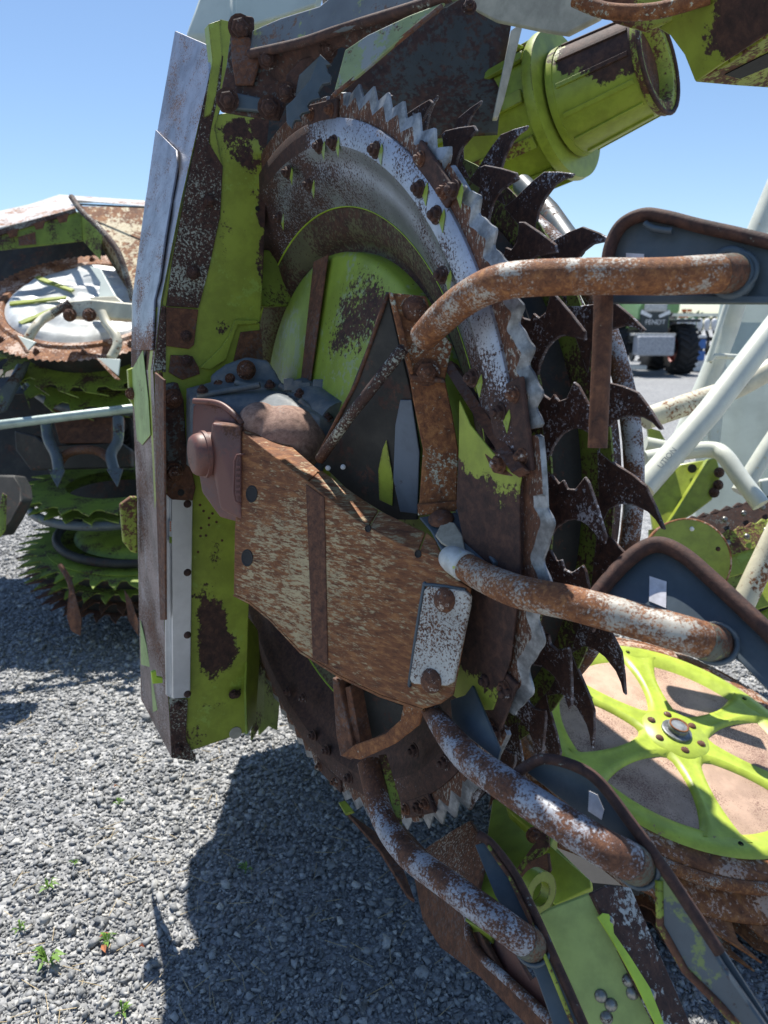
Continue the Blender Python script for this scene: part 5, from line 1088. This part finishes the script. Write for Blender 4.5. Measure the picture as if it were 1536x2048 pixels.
tb('front_axle', -.05, .5, .85, .9, .15, .16, TD, bevel=.02)
tb('chassis', -.1, 1.6, 1.1, .35, 1.8, .35, TD)
tb('front_weight', -.30, -.72, .95, .56, .3, .30, TW, bevel=.05); tb('weight_carrier', -.28, -.5, 1.29, .64, .25, .04, plain('weight_top', (.5, .5, .48), .6), bevel=.01)
tb('lower_step', -.75, -.5, .28, .30, .25, .07, plain('pale_step', (.55, .55, .52), .5), bevel=.02)
for x_, y_, r_, w_ in ((1.02, .45, .82, .32), (-1.22, .45, .82, .32), (1.15, 3.1, 1.05, .38), (-1.35, 3.1, 1.05, .38)):
    c = Vector((tx + x_, ty + y_, r_))
    wh = mesh('wheel', *lathe_geo(c - X * w_, X, [(r_ * .5, .05), (r_ * .8, 0), (r_ * .92, .06), (r_ * .95, w_), (r_ * .92, 2 * w_ - .06), (r_ * .8, 2 * w_), (r_ * .5, 2 * w_ - .05)], 40), TB, TR, smooth=True)
    g = []
    for k in range(22):
        for s in (-1, 1):
            a = 2 * math.pi * (k + (.5 if s > 0 else 0)) / 22
            d0 = Y * math.cos(a) + Z * math.sin(a); a2 = a - .26; d1 = Y * math.cos(a2) + Z * math.sin(a2)
            p0, p1 = c + d0 * r_ * .985 + X * s * .02, c + d1 * r_ * .955 + X * s * (w_ - .01)
            mid = (p0 + p1) / 2; u_ = (p1 - p0).normalized(); n_ = (mid - c - X * (mid - c).dot(X)).normalized()
            g.append(box_geo(mid - n_ * .02, u_, u_.cross(n_), n_, (p1 - p0).length / 2, .035, .04))
    lg = mesh('tyre_lugs', *join(g), TB, wh); tag(lg, kind='stuff')
    mesh('wheel_rim', *lathe_geo(c - X * (w_ - .04), X, [(.1, .12), (r_ * .45, .10), (r_ * .52, .0)], 24), plain('rim_red', (.35, .03, .02), .4), wh)
tb('cab_roof', -.1, 3.0, 3.05, .85, .8, .09, TG, bevel=.04)
tb('windscreen', -.1, 2.45, 2.55, .72, .02, .42, plain('cab_glass', (.08, .12, .14), .05))
for s in (-1, 1):
    tb('cab_post', s * .78 - .1, 2.5, 2.5, .04, .05, .55, TG); tb('mirror', s * 1.15 - .1, 2.3, 2.35, .12, .04, .2, TD, bevel=.02)
fc = bpy.data.curves.new('badge', 'FONT'); fc.body = 'FENDT'; fc.size = .21; fc.extrude = .004; fc.materials.append(M['white_print']); fc.align_x = 'CENTER'
fo = text_obj('badge', fc); COL.objects.link(fo); fo.parent = TR; ORG[fo.name] = org(TR)
fo.matrix_local = Matrix.Translation(Vector((tx - .08, ty - .085, 1.60)) - org(TR)) @ Matrix.Rotation(R(90), 4, 'X')
# row planter behind
pp_ = P(1410, 680, 30)
PL = thing('row_planter', 'row crop planter far behind with a line of white seed hoppers over dark row units', 'planter', (pp_.x, pp_.y, 0))
for k in range(9):
    x = pp_.x - 1.15 + k * .29 * 1.0
    mesh('seed_hopper', *lathe_geo(Vector((x, pp_.y, 1.35)), Z, [(.03, 0), (.11, .14), (.12, .38), (.10, .44), (.06, .5), (0, .52)], 14), M['white_print'], PL, smooth=True)
    tube('row_unit', [Vector((x, pp_.y - .05, 1.36)), Vector((x + .06, pp_.y - .15, 1.05)), Vector((x, pp_.y - .25, .8))], .06, M['black'], PL, sides=8)
    mesh('press_wheel', *lathe_geo(Vector((x, pp_.y - .3, .62)), X, [(.05, -.06), (.2, -.04), (.2, .04), (.05, .06)], 16), M['dark_metal'], PL)
mesh('toolbar', *box_geo(Vector((pp_.x, pp_.y + .2, 1.05)), X, Y, Z, 1.6, .08, .08), M['dark_metal'], PL)
mesh('fold_frame', *box_geo(Vector((pp_.x - .2, pp_.y + .3, 2.0)), X, Y, Z, 1.5, .06, .06), M['white'], PL)
cp = P(1389, 712, 26)
CR = thing('blue_crates', 'blue crates standing on a pale pallet between tractor wheel and white tubes', 'crate', (cp.x, cp.y, 0))
BL = plain('blue_plastic', (.04, .15, .45), .4)
for k, (z, h) in enumerate(((.55, .16), (.95, .16), (1.2, .05))): mesh('crate', *box_geo(Vector((cp.x, cp.y, z)), X, Y, Z, .26, .25, h), BL if k < 2 else M['white_print'], CR, bevel=.02)
mesh('pallet', *box_geo(Vector((cp.x, cp.y, .2)), X, Y, Z, .34, .3, .18), M['white_print'], CR, bevel=.01)
# far green implement behind the tractor
ip = P(1345, 640, 34)
IM = thing('green_seed_drill', 'dark green implement with orange parts far behind the tractor', 'implement', (ip.x, ip.y, 0))
mesh('implement_frame', *box_geo(Vector((ip.x - .6, ip.y, 1.6)), X, Y, Z, 1.6, .4, .35), plain('implement_green', (.05, .16, .08), .5), IM, bevel=.05)
mesh('implement_tank', *box_geo(Vector((ip.x - 1.0, ip.y, 2.6)), X, Y, Z, 1.1, .6, .5), plain('tank_green', (.20, .36, .14), .5), IM, bevel=.15)
for k in range(4): mesh('orange_marker', *box_geo(Vector((ip.x + .2 + .12 * k, ip.y - .45, 2.0 + .25 * (k % 2))), X, Y, Z, .10, .03, .06), M['orange'], IM)
for k in range(5): mesh('coulter_wheel', *lathe_geo(Vector((ip.x - 1.8 + k * .6, ip.y - .2, .35)), X, [(.0, -.05), (.35, -.05), (.35, .05), (0, .05)], 20), M['dark_metal'], IM)
# low distant tree line closing the yard
def treeline():
    rng = random.Random(4); vs, fs = [], []
    for k in range(5200):
        x = rng.uniform(-240, 240); y = 290 + rng.uniform(-8, 8); top = 5 + 3.2 * noise.noise(Vector((x * .03, 0, 0))) + 1.6 * noise.noise(Vector((x * .15, 3, 0)))
        z = rng.random() ** .7 * max(top, 1); s = rng.uniform(.9, 2.2); c = Vector((x, y, z)); n = len(vs)
        for q in range(3): vs.append(c + Vector((rng.uniform(-s, s), rng.uniform(-s, s), rng.uniform(-s, s))))
        fs.append((n, n + 1, n + 2))
    o = mesh('distant_tree_line', vs, fs, plain('far_foliage', (.05, .085, .03), .8), None, loc=(0, 290, 0)); tag(o, 'distant dark green woodland edge beyond the yard', kind='stuff')
treeline()

# ================================================================ weeds in the gravel
WM = plain('weed_leaf', (.14, .26, .04), .5)
def weed(u, v, s, label, n=11):
    c = on(PLZ(0.004), u, v); w = thing('weed', label, 'weed', tuple(c), 'small weeds growing through the gravel'); rng = random.Random(int(u * 7 + v))
    for k in range(n):
        a = rng.uniform(0, 6.28); d = Vector((math.cos(a), math.sin(a), 0)); t = Vector((-d.y, d.x, 0)); l = s * rng.uniform(.5, 1.1); h = s * rng.uniform(.3, .9); wd = l * .13
        b = c + Vector((0, 0, .004)); m1 = b + d * l * .5 + Z * h; e = b + d * l + Z * h * .75
        mesh('leaf', [b, m1 + t * wd, e, m1 - t * wd, m1 - Z * .002], [(0, 1, 4), (0, 4, 3), (1, 2, 4), (4, 2, 3)], WM, w)
weed(97, 1780, .035, 'small green weed in bright gravel near the left edge, above the others')
weed(98, 1930, .045, 'spiky green weed in gravel near the lower left corner', 16)
weed(40, 1862, .025, 'tiny weed at the left edge of the gravel')
weed(216, 1888, .028, 'weed beside reddish dead leaves left of the big shadow')
weed(238, 1612, .022, 'tiny weed in sunlit gravel below the second header shadow')
weed(492, 1745, .030, 'weed growing inside the large shadow under the disc', 14)
weed(245, 2030, .028, 'weed at the bottom edge of the picture left of the shadow')
weed(150, 1730, .018, 'smallest weed in the sunlit gravel, right of the left edge')

def leaf(u, v, s, an, label):
    c = on(PLZ(.012), u, v); o = Vector((math.cos(an), math.sin(an), 0)); t = Vector((-o.y, o.x, 0))
    vs = [c - o * s, c - o * s * .2 + t * s * .45 + Z * .006, c + o * s, c - o * s * .2 - t * s * .45 + Z * .009, c + Z * .001]
    ob = mesh('dead_leaf', vs, [(0, 1, 4), (1, 2, 4), (2, 3, 4), (3, 0, 4)], LF, None, loc=tuple(c)); tag(ob, label, 'dead leaf', 'dead leaves on the gravel')
LF = plain('dead_leaf_brown', (.42, .17, .08), .8)
leaf(209, 1870, .014, .6, 'reddish dead leaf just above the weed on the gravel'); leaf(207, 1897, .016, 2.2, 'reddish dead leaf just below left of the weed')
leaf(232, 1572, .010, 1.0, 'small orange leaf fragment in the upper sunlit gravel'); leaf(283, 1893, .008, 2.9, 'orange leaf fragment nearest the shadow edge')
def straw():
    rng = random.Random(11); g = []
    for k in range(900):
        y = .95 + rng.random() ** 1.4 * 4.0; x = rng.uniform(-.62 * y - .3, .45 * y); a = rng.uniform(0, 6.28); l = rng.uniform(.008, .035)
        u_ = Vector((math.cos(a), math.sin(a), rng.uniform(-.15, .15))).normalized(); c = Vector((x, y, rng.uniform(.006, .016)))
        w = Vector((-u_.y, u_.x, 0)).normalized(); g.append(box_geo(c, u_, w, u_.cross(w), l, .0006, .0005))
    o = mesh('dry_straw', *join(g), plain('straw', (.48, .38, .22), .8), None, loc=(0, 2, 0)); tag(o, 'scattered bits of dry straw lying among the stones', kind='stuff')
straw()
